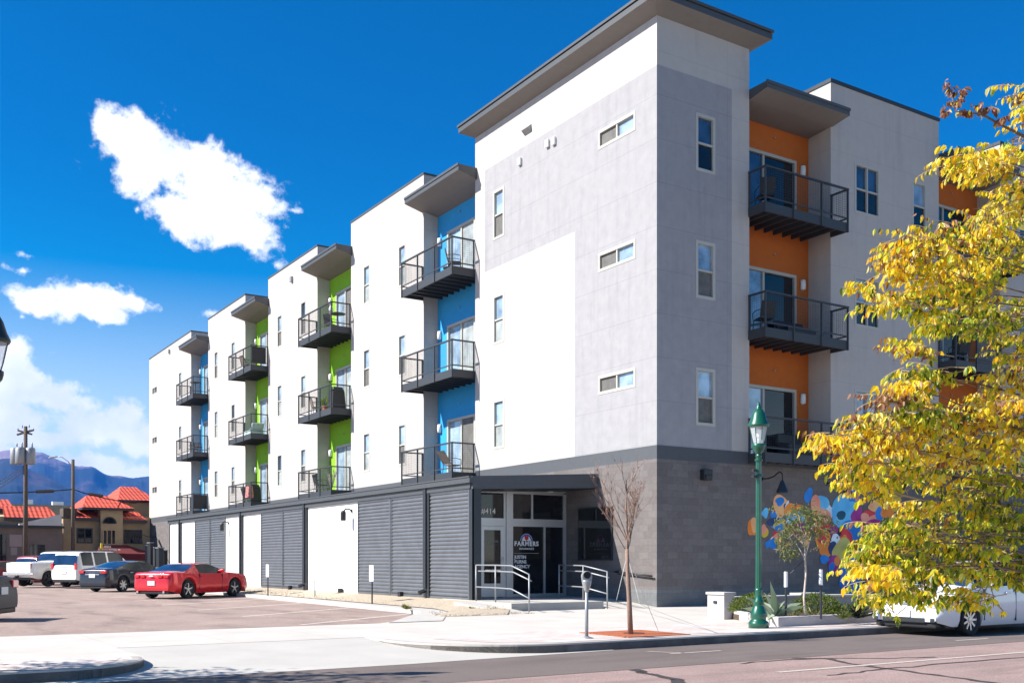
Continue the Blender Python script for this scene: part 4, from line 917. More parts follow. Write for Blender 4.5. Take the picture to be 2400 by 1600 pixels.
o=[x for x in COL.objects if x.get('label','').startswith('maroon SUV')][0]; o.location=(far.x-.6,far.y,LZ-.12)
red3=dict(sedan); red3.update(paint=paint('faded_red_paint',(.28,.06,.05),.1,.35))
far=atY(-75,1330,47.5); make_car('sedan_car','faded red sedan at the left edge beyond the white pickup',(far.x,far.y,LZ),PH,red3)
# grey hatch with its tail towards the aisle, at the left edge
hatch=dict(L=4.6,W=1.82,wx=(.95,3.65),wr=.33,clear=.2,tum=.45,
 top=[(0,.72),(.03,.95),(.08,1.06),(.42,1.10),(.9,1.24),(1.4,1.40),(2.1,1.44),(2.7,1.38),(3.4,1.08),(4.2,.88),(4.52,.72),(4.6,.5)],
 belt=[(0,.66),(.06,.98),(.5,1.03),(1.1,1.04),(2.4,.98),(3.4,.96),(4.2,.85),(4.52,.66),(4.6,.46)],
 side=[(.85,1.25),(1.32,2.12),(2.2,3.1)],ws=(2.8,3.5),rw=(.48,1.32),paint=mat('slate_car_paint',(.016,.02,.032),.4,0,0,0,0,0,.0,.25),spokes=5,
 lights={'taillight':[(-.012,.10,.48,.84,.78,.97)],'headlight':[(4.4,4.53,.5,.8,.6,.72)]},plates=[(-.012,.72,.36,.18)],mirror=3.1,mz=.98,handles=[(1.5,.88),(2.4,.86)],seams=[])
PB=math.pi-R(30)
hl=place(44,1449,LZ,.0,-.82,PB)
ht=make_car('sedan_car','slate grey car half out of frame, its tail jutting in at the left edge',hl,PB,hatch)
c2=copy_tree(ht); c2.location=(hl[0]-2.4,hl[1]-3.1,hl[2]); c2['label']='slate grey car mostly beyond the left edge, casting the front shadow'
# street car on the right
prius=dict(L=4.48,W=1.75,wx=(.82,3.52),wr=.315,clear=.19,tum=.42,
 top=[(0,.75),(.03,1.0),(.10,1.14),(.4,1.22),(.9,1.36),(1.5,1.47),(2.2,1.49),(2.7,1.42),(3.3,1.16),(3.68,.98),(4.15,.86),(4.38,.68),(4.48,.45)],
 belt=[(0,.7),(.08,1.05),(.6,1.06),(1.3,1.02),(2.4,.97),(3.4,.93),(3.7,.90),(4.15,.78),(4.38,.60),(4.48,.40)],
 side=[(.55,1.05),(1.12,1.98),(2.06,3.0),(3.04,3.3)],ws=(2.5,3.60),rw=(.12,.95),paint=paint('pearl_white_paint',(.72,.73,.76),.0,.22),spokes=9,spw=.032,
 lights={'headlight':[(4.12,4.44,.52,.82,.55,.67)],'taillight':[(-.01,.08,.5,.8,.8,1.05)]},plates=[(4.50,.44,.34,.15)],mirror=3.0,mz=.96,handles=[(1.35,.85),(2.3,.83)],seams=[(1.08,.3,.95),(2.02,.26,.95),(3.1,.3,.92)])
pw=atZ(2278,1489,-.146); 
pr=make_car('hatchback_car','white hatchback parked at the kerb behind the yellow tree',(pw.x+3.52,pw.y+.87,-.146),math.pi,prius)
e=MB(); e.box(4.40,4.492,-.50,.50,.26,.37); e.build('grille',M['trimdark'],pr,bevel=.02)
e=MB(); 
for s in (-1,1): e.box(4.30,4.485,s*.60,s*.72,.27,.37)
e.build('fog_lamp_recess',M['trimdark'],pr,bevel=.02)
e=MB(); e.box(4.38,4.45,-.13,.13,.62,.66); e.build('badge',M['chrome'],pr,bevel=.01)
# ================================================================ street furniture
def fluted(b,c,z0,z1,r0,r1,n=24,mi=0):
    rings=[]
    for z,r_ in ((z0,r0),(z1,r1)):
        i=len(b.v); rings.append(i)
        for j in range(n): g=2*math.pi*j/n; q=r_*(1 if j%2 else .90); b.v.append((c[0]+q*math.cos(g),c[1]+q*math.sin(g),z))
    for j in range(n): b.f.append((rings[0]+j,rings[0]+(j+1)%n,rings[1]+(j+1)%n,rings[1]+j)); b.m.append(mi)
def street_lamp(loc,label,H=4.45,mt=None,bs=1.):
    m_=mt or M['lampgreen']; t=thing('street_lamp',label,'street lamp',loc,0,'old-style green street lamps',world=False)
    b=MB(); b.lathe([(max(.072,q*bs),h) for q,h in ((.27,0),(.27,.10),(.255,.13),(.20,.16),(.20,.20),(.225,.24),(.215,.30),(.15,.42),(.12,.46),(.145,.50),(.145,.53),(.10,.58),(.09,.70),(.10,.74),(.075,.80))],n=24); b.build('base',m_,t,smooth=True)
    b=MB(); fluted(b,(0,0),.78,H-1.12,.062,.054); b.lathe([(.075,H-1.14),(.08,H-1.11),(.05,H-1.08),(.062,H-1.03),(.05,H-1.0)],n=16); b.lathe([(.072,H-1.45),(.078,H-1.43),(.072,H-1.40)],n=16); b.build('post',m_,t)
    b=MB(); b.lathe([(.05,H-1.0),(.075,H-.96),(.12,H-.90),(.135,H-.84),(.135,H-.80),(.11,H-.79)],n=20); b.build('lantern_holder',m_,t,smooth=True)
    g=MB(); g.lathe([(.105,H-.79),(.13,H-.70),(.175,H-.50),(.185,H-.44)],n=8,cap=False)
    M.setdefault('lanternglass',lantern_glass()); go=g.build('lantern_glass',M['lanternglass'],t)
    g=MB(); 
    for k in range(8): a=2*math.pi*(k+.5)/8; g.tube([(.108*math.cos(a),.108*math.sin(a),H-.79),(.134*math.cos(a),.134*math.sin(a),H-.70),(.19*math.cos(a),.19*math.sin(a),H-.44)],.006,4)
    g.lathe([(.03,H-.8),(.03,H-.68),(.045,H-.66),(.045,H-.52),(.02,H-.47)],n=10,mi=1); g.build('lantern_ribs',[m_,M['lamp_white']],go)
    b=MB(); b.lathe([(.20,H-.46),(.215,H-.43),(.205,H-.40),(.17,H-.33),(.13,H-.20),(.085,H-.12),(.05,H-.09),(.055,H-.06),(.03,H-.045),(.04,H-.02),(.022,H+.01),(.008,H+.05)],n=20); b.build('lantern_roof',m_,t,smooth=True)
    for k,(s,hz) in enumerate(((-1,1.45),(-1,1.33))):
        b=MB(); b.box(-.17,-.06,-.03,.03,H-hz-.02,H-hz+.03); b.build('banner_bracket',M['black'],t)
    return t
def lantern_glass():
    m=mat('clear_lantern_glass',(.9,.93,.93),.05); p=m.node_tree.nodes['Principled BSDF']; p.inputs['Alpha'].default_value=.35; return m
lp=atZ(1778,1471,0); street_lamp(tuple(lp),'green lantern-topped street lamp standing beside the planter',4.45,None,.74)
lp2=atZ(-20,1572,0); street_lamp(tuple(lp2),'lantern-topped street lamp, darkened as if backlit, cut off by the left edge',4.42,mat('backlit_lamp_paint',(.02,.03,.028),.4,.2),.3)  # same green lamp type, its backlit shade put into a near-black paint
# parking meter
mp=atZ(1375,1495,0); t=thing('parking_meter','grey domed parking meter on a thin post at the kerb','parking meter',tuple(mp),0,world=False)
b=MB(); b.lathe([(.12,0),(.12,.012),(.05,.03),(.04,.04)],n=14); b.tube([(0,0,.02),(0,0,.82)],.030,10); b.build('post',M['galv'],t,smooth=True)
b=MB(); b.lathe([(.035,.80),(.045,.84),(.075,.93),(.085,.98),(.085,1.0)],n=14); b.build('housing',mat('meter_grey',(.35,.36,.37),.35,.5),t,smooth=True)
b=MB(); b.lathe([(.092,-.05),(.092,.05)],(0,0,1.07),20,axis='y'); b.box(-.085,.085,-.045,.045,.99,1.07); h=b.build('meter_head',M['galv'],t,bevel=.012)
b=MB(); b.lathe([(.062,-.056),(.062,-.05)],(0,0,1.09),18,axis='y'); b.build('display_window',M['glass_dark'],h)
t.rotation_euler=(0,0,R(-25))
# tree grate and bare sapling
g0=[(-8.15,-7.55),(-6.85,-7.45),(-6.95,-9.0),(-8.45,-9.1)]
def gratex(t,n,l,p,tcn):
    w=n.new('ShaderNodeTexWave'); w.wave_type='RINGS'; w.rings_direction='Z'; w.inputs['Scale'].default_value=5.5; w.inputs['Distortion'].default_value=0
    mp_=n.new('ShaderNodeMapping'); mp_.inputs['Location'].default_value=(0,0,0); l.new(tcn.outputs['Object'],mp_.inputs[0]); l.new(mp_.outputs[0],w.inputs['Vector'])
    r=n.new('ShaderNodeMapRange'); l.new(w.outputs[0],r.inputs[0]); r.inputs[1].default_value=.0; r.inputs[2].default_value=.25; r.inputs[3].default_value=.75; r.inputs[4].default_value=0
    mulby(t,n,l,p,r.outputs[0],(.10,.03,.015))
M['grate']=mat('rusty_iron_grate',(.42,.115,.04),.9,0,9,.25,extra=gratex)
gc=Vector((-7.62,-8.28,0)); t=thing('tree_grate','square rust-orange iron grate round the bare sapling','tree grate',tuple(gc),0,world=False)
b=MB(); n=40; 
def sq(a):
    # point on the square rim in direction a
    c,s=math.cos(a),math.sin(a); k=.72/max(abs(c),abs(s)); return (c*k,s*k)
for i in range(n):
    a,c=2*math.pi*i/n,2*math.pi*(i+1)/n; p,q=sq(a),sq(c); rr=.20
    b.poly([(rr*math.cos(a),rr*math.sin(a),.016),(p[0],p[1],.016),(q[0],q[1],.016),(rr*math.cos(c),rr*math.sin(c),.016)])
    b.poly([(p[0],p[1],.0),(q[0],q[1],.0),(q[0],q[1],.016),(p[0],p[1],.016)])
b.build('grate_plate',M['grate'],t,fix=False)
b=MB(); b.lathe([(.205,.006),(.001,.010)],n=16,cap=False); b.build('soil',M['soil'],t)
def limb(b,p,d,ln,r,rng,depth,spread,up=.15,leaves=None,nseg=4,ratio=.62,rmin=.0025,kids=(3,5)):
    pts=[p.copy()]; dd=d.copy(); q=p.copy()
    for i in range(nseg):
        dd=(dd+Vector((rng.uniform(-1,1),rng.uniform(-1,1),rng.uniform(-.6,.8)))*.11+Vector((0,0,up*.25))).normalized(); q=q+dd*ln/nseg; pts.append(q.copy())
    b.tube(pts,[max(rmin,r*(1-.55*i/nseg)) for i in range(nseg+1)],5 if r>.012 else 3,cap=False)
    if leaves is not None: leaves.append((pts[-1],dd))
    if depth<=0: return
    for k in range(rng.randint(*kids)):
        f=rng.uniform(.3,1.); i=min(nseg-1,int(f*nseg)); s=pts[i].lerp(pts[i+1],f*nseg-i)
        side=Vector((rng.uniform(-1,1),rng.uniform(-1,1),rng.uniform(-.2,.6))).normalized()
        limb(b,s,(dd+side*spread).normalized(),ln*ratio*rng.uniform(.7,1.15),r*.5,rng,depth-1,spread,up,leaves,3,ratio,rmin,kids)
tp=atZ(1478,1487,0); t=thing('bare_tree','slender bare sapling with pinkish twigs rising from the rusty grate','tree',tuple(tp),0,world=False)
rg=random.Random(11); b=MB(); tips=[]
trunk=[Vector((0,0,0)),Vector((-.03,.0,.6)),Vector((-.07,0,1.2)),Vector((-.085,0,1.55))]
b.tube(trunk,[.05,.043,.036,.033],8)
s0=trunk[-1]
rt3=Vector((RT[0],RT[1],0))
for (lat,up_,ln,r_) in ((0.04,1,1.02,.020),(-.42,1,.84,.016),(.34,1,.80,.015),(-.16,1,.98,.016),(.65,1,.72,.012),(-.8,1,.62,.011),(.14,1,.95,.014),(-.3,1,.9,.012),(.5,1,.8,.012)):
    d=(rt3*lat+Vector((rg.uniform(-.25,.25),rg.uniform(-.25,.25),up_))).normalized()
    limb(b,s0+Vector((0,0,rg.uniform(-.12,.25))),d,ln,r_,rg,3,.60,.3,tips,4,.55,.0018,(3,5))
b.build('trunk',mat('reddish_twig_bark',(.25,.165,.125),.9,0,25,.2),t,smooth=True)
lv=MB()
for (p,d) in tips:
    if rg.random()<.35:
        s=rg.uniform(.012,.03); a=Vector((rg.uniform(-1,1),rg.uniform(-1,1),rg.uniform(-1,1))).normalized(); c=a.cross(Vector((0,0,1))).normalized()
        lv.poly([p,p+a*s+c*s*.5,p+a*s*1.8,p+a*s-c*s*.5],rg.choice((0,0,1)))
lv.build('last_leaves',[mat('dry_pink_leaf',(.45,.20,.15),.8),mat('dry_brown_leaf',(.22,.10,.06),.8)],t,fix=False)
st=thing('guy_ropes','white guy ropes staking the bare sapling','rope',(0,0,0))
b=MB(); top_=tp+Vector((-.08,0,1.45))
for (u,v,z) in ((1443,1413,.02),(1500,1417,.0),(1545,1483,0)): b.tube([tuple(top_),tuple(atZ(u,v,z))],.007,4)
b.build('rope',M['white'],st)
# entry handrails
def handrail(name,label,posts,tops,grp='entry handrails',skip=()):
    t=thing(name,label,'handrail',(0,0,0),0,grp)
    for i_,((x,y,z0),zt_) in enumerate(zip(posts,tops)):
        if i_ in skip: continue
        b=MB(); b.tube([(x,y,z0-.03),(x,y,zt_)],.021,8); b.build('post',M['galv'],t,smooth=True)
    for k,dz in enumerate((0,-.17,-.62)):
        b=MB(); b.tube([(p[0]+(.0 if k!=1 else .06),p[1],z+dz) for p,z in zip(posts,tops)],.020,8); b.build('rail',M['galv'],t,smooth=True)
handrail('handrail','near grey pipe handrail bending down beside the louvred corner',[(-4.66,2.4,.2),(-4.72,1.25,.2),(-4.78,.35,.2),(-4.9,-.7,0)],[1.22,1.22,1.21,.99],skip=(2,))
handrail('handrail','far grey pipe handrail across the doorway beside the block wall',[(-1.70,2.5,.2),(-1.76,1.2,.2),(-1.85,-.05,0)],[1.22,1.2,1.04])
# signs along the gravel strip
def sign(u,v,h,w,hh,label,z=.03,col='white'):
    p=atZ(u,v,z); t=thing('sign_post',label,'sign',tuple(p),0,'small white parking signs',world=False)
    b=MB(); b.box(-.018,.018,-.018,.018,-.05,h); b.build('post',M['galv' if col=='white' else 'steel'],t)
    b=MB(); b.box(-.028,-.019,-w/2,w/2,h-hh,h); b.build('sign_panel',M['white'],t,bevel=.002)
sign(872,1413,1.18,.30,.50,'white parking sign on a dark post before the wide double louvre',col='d')
sign(628,1394,1.18,.30,.48,'white parking sign before the grey louvre nearest the red coupe',col='d')
sign(738,1399,1.05,.30,.42,'thin white parking sign set against the bare white wall')
sign(545,1389,1.15,.34,.50,'white parking sign showing above the bonnet of the red coupe',col='d')
# low planter
t=thing('planter_wall','low white concrete wall with a square end pillar behind the planting','low wall')
b=MB(); b.box(-2.92,-2.60,-5.75,-5.2,0,.56); b.box(-2.95,-2.57,-5.78,-5.17,.56,.62); b.build('pillar',M['concrete_old'],t,bevel=.01)
b=MB(); b.box(-2.60,.6,-5.42,-5.2,0,.44); b.hexa([(.6,-5.42,0),(6.9,-8.1,0),(7.0,-7.9,0),(.7,-5.2,0),(.6,-5.42,.44),(6.9,-8.1,.44),(7.0,-7.9,.44),(.7,-5.2,.44)]); b.build('wall',M['concrete_old'],t)
b=MB(); b.box(-2.57,.6,-5.47,-5.15,.44,.50); b.hexa([(.6,-5.47,.443),(6.9,-8.16,.443),(7.03,-7.84,.443),(.73,-5.15,.443),(.6,-5.47,.502),(6.9,-8.16,.502),(7.03,-7.84,.502),(.73,-5.15,.502)]); b.box(-.1,.75,-5.5,-5.12,.502,.55); b.build('coping',M['concrete'],t,bevel=.01)
b=MB(); p=atX(1672,1402,-2.82); b.box(-2.945,-2.921,-5.52,-5.42,.36,.42); b.build('wall_light',M['trimdark'],t)
t=thing('planter_kerb','raised concrete kerb around the planting bed by the green lamp','planter edge')
b=MB(); b.box(-3.9,7.2,-8.30,-8.12,0,.20); b.hexa([(-3.9,-8.3,0),(-3.7,-8.12,0),(-2.35,-5.55,0),(-2.55,-5.55,0),(-3.9,-8.3,.199),(-3.7,-8.12,.199),(-2.35,-5.55,.199),(-2.55,-5.55,.199)]); b.box(7.02,7.2,-8.12,-5.2,0,.20); b.build('kerb',M['concrete_old'],t,bevel=.01)
b=MB(); prism(b,[(-3.72,-8.12),(7.02,-8.12),(6.9,-8.09),(.6,-5.42),(-2.6,-5.42),(-2.6,-5.6)],0,.13); b.build('soil',M['soil'],t)
# ================================================================ plants
def leafmat(name,cols,trans=.35,rough=.5):
    m=bpy.data.materials.new(name); m.use_nodes=True; t=m.node_tree; n=t.nodes; l=t.links; p=n['Principled BSDF']; p.inputs['Roughness'].default_value=rough
    a=n.new('ShaderNodeAttribute'); a.attribute_name='leaf_colour'; l.new(a.outputs['Color'],p.inputs['Base Color'])
    tr=n.new('ShaderNodeBsdfTranslucent'); l.new(a.outputs['Color'],tr.inputs[0]); mx_=n.new('ShaderNodeMixShader'); mx_.inputs[0].default_value=trans
    l.new(p.outputs[0],mx_.inputs[1]); l.new(tr.outputs[0],mx_.inputs[2]); l.new(mx_.outputs[0],n['Material Output'].inputs[0]); return m
class Leaves:
    def __init__(s): s.v=[]; s.f=[]; s.c=[]
    def leaf(s,p,d,nrm,ln,w,col,curl=.0):
        side=d.cross(nrm).normalized(); up=side.cross(d).normalized(); i=len(s.v)
        s.v+=[tuple(p),tuple(p+d*ln*.3+side*w*.5+up*w*.18),tuple(p+d*ln*.68+side*w*.42+up*w*.15-up*curl*ln*.3),tuple(p+d*ln-up*curl*ln),tuple(p+d*ln*.68-side*w*.42+up*w*.15-up*curl*ln*.3),tuple(p+d*ln*.3-side*w*.5+up*w*.18)]
        s.f+=[(i,i+1,i+2,i+3),(i,i+3,i+4,i+5)]; s.c+=[col]*6
    def build(s,name,m,parent,smooth=False):
        me=bpy.data.meshes.new(name); o_=Vector(parent['_w']) if parent is not None and parent.get('_w') else Vector((0,0,0))
        me.from_pydata([tuple(Vector(p)-o_) for p in s.v],[],s.f); me.materials.append(m)
        ca=me.color_attributes.new('leaf_colour','FLOAT_COLOR','POINT'); flat=[]
        for c in s.c: flat+=[c[0],c[1],c[2],1]
        ca.data.foreach_set('color',flat); o=bpy.data.objects.new(name,me); COL.objects.link(o); o.parent=parent; return o
LEAF=leafmat('autumn_leaf',None,.62,.4)
YEL=[(.95,.67,.02),(.96,.74,.05),(.94,.55,.015),(.96,.84,.28),(.92,.76,.04),(.97,.72,.04)]
YG=[(.58,.60,.03),(.46,.54,.04),(.70,.66,.05)]
GRN=[(.12,.19,.02),(.18,.26,.025),(.26,.34,.03),(.09,.13,.02)]
BRN=[(.32,.14,.07),(.42,.22,.14),(.22,.10,.05),(.50,.28,.18)]
def compound(lv,rg,p,d,ln,size,pal,npair=4,tw=None):
    """one ash-like leaf: stalk with paired leaflets hanging below it"""
    q=p.copy(); dd=d.copy(); side=dd.cross(Vector((0,0,1))); side=side.normalized() if side.length>.01 else Vector((1,0,0))
    pts=[q.copy()]
    for k in range(npair+1):
        dd=(dd+Vector((0,0,-.10))).normalized(); q=q+dd*ln/(npair+1); pts.append(q.copy())
        for s in ((-1,1) if k<npair else (0,)):
            ld=(dd*rg.uniform(.1,.55)+side*s*rg.uniform(.25,.7)+Vector((0,0,-1))*rg.uniform(.5,1.15)+Vector((rg.uniform(-.2,.2),rg.uniform(-.2,.2),0))).normalized()
            nr=Vector((rg.uniform(-1,1),rg.uniform(-1,1),rg.uniform(-.2,1))).normalized()
            if abs(nr.dot(ld))>.9: nr=side
            c=rg.choice(pal(rg)); j=rg.uniform(.82,1.15); c=(min(1,c[0]*j),min(1,c[1]*j),c[2]*j)
            sz_=size*rg.uniform(.75,1.2); lv.leaf(q,ld,nr,sz_,sz_*rg.uniform(.36,.5),c,rg.uniform(-.05,.28))
    if tw is not None: tw.tube(pts,.0022,3,cap=False)
def palette(y,yg,g,b_):
    def f(rg):
        x=rg.random()*(y+yg+g+b_)
        return YEL if x<y else YG if x<y+yg else GRN if x<y+yg+g else BRN
    return f
# ---- the big yellow ash in front, rooted on the near pavement beyond the right edge
rg=random.Random(21)
tr0=atD(2640,1400,7.2); tr0.z=0
t=thing('autumn_tree','large yellow and green autumn tree leaning into the right edge of the view','tree',tuple(tr0),0)
br=MB(); tw=MB(); lv=Leaves()
crown=Vector((tr0.x,tr0.y,2.0))
br.tube([tr0,tr0+Vector((.02,0,.9)),tr0+Vector((-.02,.03,1.9)),tr0+Vector((.03,.05,3.2)),tr0+Vector((.0,.02,4.5)),tr0+Vector((.05,0,5.2))],[.13,.11,.095,.07,.045,.02],10)
# (u,v,depth,ru,rv,rd, number of sprays, palette)
PY_=palette(8,2.2,.7,.8); PT=palette(6,2,.8,2.2); PM=palette(2.6,5.2,2.8,.2); PG=palette(1.2,5,4.4,.1); PO=palette(8,.6,.2,2.2); PB_=palette(.4,.1,0,5)
BL=[(2365,330,7.2,60,75,.45,11,PY_),(2300,380,6.9,70,40,.3,11,PY_),(2232,385,6.8,45,30,.2,6,PY_),(2380,220,7.1,30,40,.3,3,PT),
 (2350,480,7.2,70,50,.5,13,PY_),(2270,530,6.9,70,35,.4,9,PY_),(2195,560,6.7,55,35,.35,9,PT),(2110,570,6.6,45,38,.3,9,PT),(2075,625,6.6,38,32,.25,7,PO),(2160,640,6.8,60,50,.4,12,PY_),(2045,690,6.5,28,34,.2,5,PY_),(2120,700,6.8,40,30,.35,6,PM),
 (2260,620,7.0,70,60,.5,14,PY_),(2350,600,7.3,70,70,.5,15,PM),(2230,700,7.1,70,50,.5,12,PM),(2330,740,7.4,80,60,.5,15,PG),(2385,830,7.3,60,50,.5,9,PT),(2180,760,6.8,40,40,.3,8,PM),
 (2120,810,6.6,38,26,.25,6,PT),(2270,790,7.2,24,24,.3,3,PG),
 (2150,880,6.8,50,30,.35,9,PM),(2090,905,6.5,34,18,.25,4,PO),(2060,940,6.5,34,20,.2,4,PB_),(2120,960,6.7,60,40,.4,12,PM),(2030,985,6.4,40,26,.25,7,PT),
 (2360,900,6.9,60,50,.5,10,PO),(2300,960,6.8,70,40,.45,12,PO),(2220,980,6.9,70,45,.5,13,PY_),(2130,1020,6.8,70,45,.5,14,PY_),(2050,1040,6.5,60,38,.35,12,PO),(1975,1025,6.3,50,22,.2,7,PY_),(1925,1030,6.2,36,22,.15,5,PO),
 (1985,1090,6.4,50,34,.25,8,PY_),(2370,1000,7.1,60,60,.5,13,PY_),(2290,1050,7.0,80,50,.5,15,PY_),(2190,1080,6.9,80,50,.5,15,PY_),(2090,1100,6.7,70,50,.4,13,PM),(2020,1135,6.5,34,34,.2,6,PY_),
 (2370,1120,7.2,70,60,.5,15,PM),(2270,1150,7.1,80,60,.55,17,PM),(2160,1180,7.0,60,40,.4,8,PY_),(2090,1240,6.8,60,40,.4,12,PM),(2150,1250,7.0,80,50,.5,14,PM),(2330,1220,7.4,90,70,.6,18,PG),(2240,1260,7.2,80,60,.55,16,PM),
 (2050,1290,6.7,60,42,.35,13,PM),(2030,1340,6.6,44,36,.25,9,PY_),(2120,1330,6.9,80,50,.45,16,PM),(2220,1340,7.1,80,46,.5,15,PM),(2330,1330,7.4,90,50,.6,16,PG),(2070,1400,6.7,44,34,.3,8,PM),(2120,1385,6.8,40,24,.3,6,PM),(2240,1395,7.0,50,26,.35,6,PM),(2270,1410,6.9,30,34,.2,3,PY_),
 (2450,700,7.3,90,120,.6,14,PM),(2460,1000,7.3,90,150,.6,16,PM),(2450,1280,7.4,90,110,.6,14,PG),(2450,400,7.3,90,140,.6,12,PY_),(2000,1010,6.4,34,22,.2,4,PY_)]
for (u,v,d,ru,rv,rd,ns,pal) in BL:
    c=atD(u,v,d); k=d/F
    # limb from the trunk out to this part of the crown
    zt_=max(1.0,min(4.8,c.z-abs(2640-u)/900)); s=Vector((tr0.x,tr0.y,zt_)); mid=s.lerp(c,.5)+Vector((rg.uniform(-.1,.1),rg.uniform(-.1,.1),.12+rg.uniform(0,.15)))
    far_=abs(2640-u)/700
    if ns>8 or rg.random()<.5: br.tube([s,s.lerp(mid,.5)+Vector((0,0,.06)),mid,mid.lerp(c,.55)+Vector((0,0,.03)),c],[.009*far_+.004,.007*far_+.003,.005*far_+.003,.004,.0025],5,cap=False)
    for _ in range(int(ns*(1.12 if v<1100 else 1.0))):
        while True:
            a=Vector((rg.uniform(-1,1),rg.uniform(-1,1),rg.uniform(-1,1)))
            if a.length<1: break
        p=c+rt3*(a.x*ru*.82+26)*k+Vector((0,0,a.z*rv*.82*k))+Vector((FW[0],FW[1],0))*a.y*rd
        out=(p-Vector((tr0.x,tr0.y,p.z-.3))).normalized(); out=(out+Vector((rg.uniform(-.6,.6),rg.uniform(-.6,.6),rg.uniform(-.35,.35)))).normalized()
        ln=rg.uniform(.12,.24); st_=p-out*ln*.6; en=p+out*ln*.4
        tw.tube([mid.lerp(c,rg.uniform(.5,1)),st_,p+Vector((0,0,.01)),en],[.0045,.0035,.0028,.0015],3,cap=False)
        for j in range(4):
            f=j/3; q=st_.lerp(en,f); s_=out.cross(Vector((0,0,1))).normalized()*(1 if j%2 else -1)
            dd=(out*rg.uniform(.3,1.)+s_*rg.uniform(.2,1.)+Vector((0,0,rg.uniform(-.25,.25)))).normalized()
            compound(lv,rg,q,dd,rg.uniform(.10,.16),rg.uniform(.042,.062) if pal is not PB_ else .045,pal,rg.choice((3,3,4)),tw if rg.random()<.5 else None)
# bare brown twig standing up at the top
for (u,v) in ((2225,205),(2238,240),(2262,262),(2290,250),(2322,252),(2345,285),(2215,262),(2250,215)):
    p=atD(u,v,6.9)
    for j in range(6): compound(lv,rg,p,Vector((rg.uniform(-1,1),rg.uniform(-1,1),rg.uniform(-.5,1))).normalized(),.05,.045,PB_,2,None)
br.tube([atD(2420,330,7.1),atD(2360,300,7.),atD(2300,268,6.9),atD(2240,262,6.9),atD(2225,205,6.9)],[.012,.009,.007,.005,.003],5)
tko=br.build('trunk',M['bark'],t,smooth=True,fix=False); tw.build('twigs',mat('tan_twig',(.34,.23,.11),.8),t,fix=False); lv.build('crown',LEAF,t)
# ---- little planter tree with two stakes
rg=random.Random(4)
p0=atZ(1888,1450,.13); t=thing('young_tree','small staked tree with drooping green foliage before the painted ovals','tree',tuple(p0),0)
hv=lambda u,v:atD(u,v,(Vector((p0.x,p0.y,0))-Vector((CAM[0],CAM[1],0))).dot(Vector((*FW,0))))
b=MB(); tk=[p0,hv(1884,1400),hv(1889,1345),hv(1887,1310),hv(1886,1280),hv(1880,1255)]
b.tube(tk,[.026,.022,.020,.019,.016,.01],8)
lv=Leaves(); bl=[(1862,1222,44,34,26),(1905,1215,34,26,20),(1845,1262,28,34,18),(1900,1250,32,26,14),(1870,1200,34,18,12),(1925,1232,20,18,8),(1850,1290,18,22,10),(1930,1218,18,14,6)]
kk=(hv(1889,1300)-Vector(CAM)).dot(Vector((*FW,0)))/F
GP=lambda r:[(.20,.24,.07),(.15,.20,.06),(.28,.28,.10),(.22,.25,.12)] if r.random()<.85 else [(.45,.30,.12),(.40,.36,.14)]
for (u,v,ru,rv,ns) in bl:
    c=hv(u,v); b.tube([tk[-1].lerp(tk[-3],rg.random()),tk[-1].lerp(c,.6)+Vector((0,0,.08)),c],[.012,.008,.004],5,cap=False)
    for _ in range(int(ns*1.35)):
        a=Vector((rg.gauss(0,.5),rg.gauss(0,.5),rg.gauss(0,.5))); p=c+Vector((a.x*ru*kk,a.y*ru*kk,a.z*rv*kk))
        for j in range(7):
            d=Vector((rg.uniform(-1,1),rg.uniform(-1,1),rg.uniform(-1.6,.1))).normalized(); q=p+Vector((rg.uniform(-.1,.1),rg.uniform(-.1,.1),rg.uniform(-.1,.1)))
            lv.leaf(q,d,Vector((rg.uniform(-1,1),rg.uniform(-1,1),.3)).normalized(),rg.uniform(.07,.12),rg.uniform(.022,.036),rg.choice(GP(rg)),rg.uniform(0,.3))
b.build('trunk',M['palebark'],t,smooth=True,fix=False); lv.build('crown',LEAF,t)
for (u,vt,vb,lab) in ((1842,1341,1440,'dark tree stake with white cap left of the small tree'),(1924,1336,1442,'dark tree stake with white cap right of the small tree')):
    q=hv(u,vb); s=thing('tree_stake',lab,'stake',(q.x,q.y,.13),0,'white-capped tree stakes',world=False); hgt=hv(u,vt).z-.13
    b=MB(); b.tube([(0,0,0),(0,0,hgt)],.024,6); b.build('post',M['trimdark'],s); b=MB(); b.tube([(0,0,hgt-.30),(0,0,hgt+.02)],.038,8); b.build('cap',M['white'],s)
b=MB(); q=hv(1845,1350); b.tube([q,hv(1884,1312)],.006,4); tag(b.build('tie_strap',M['trimdark'],None),'dark strap tying the small tree to its left stake','strap')
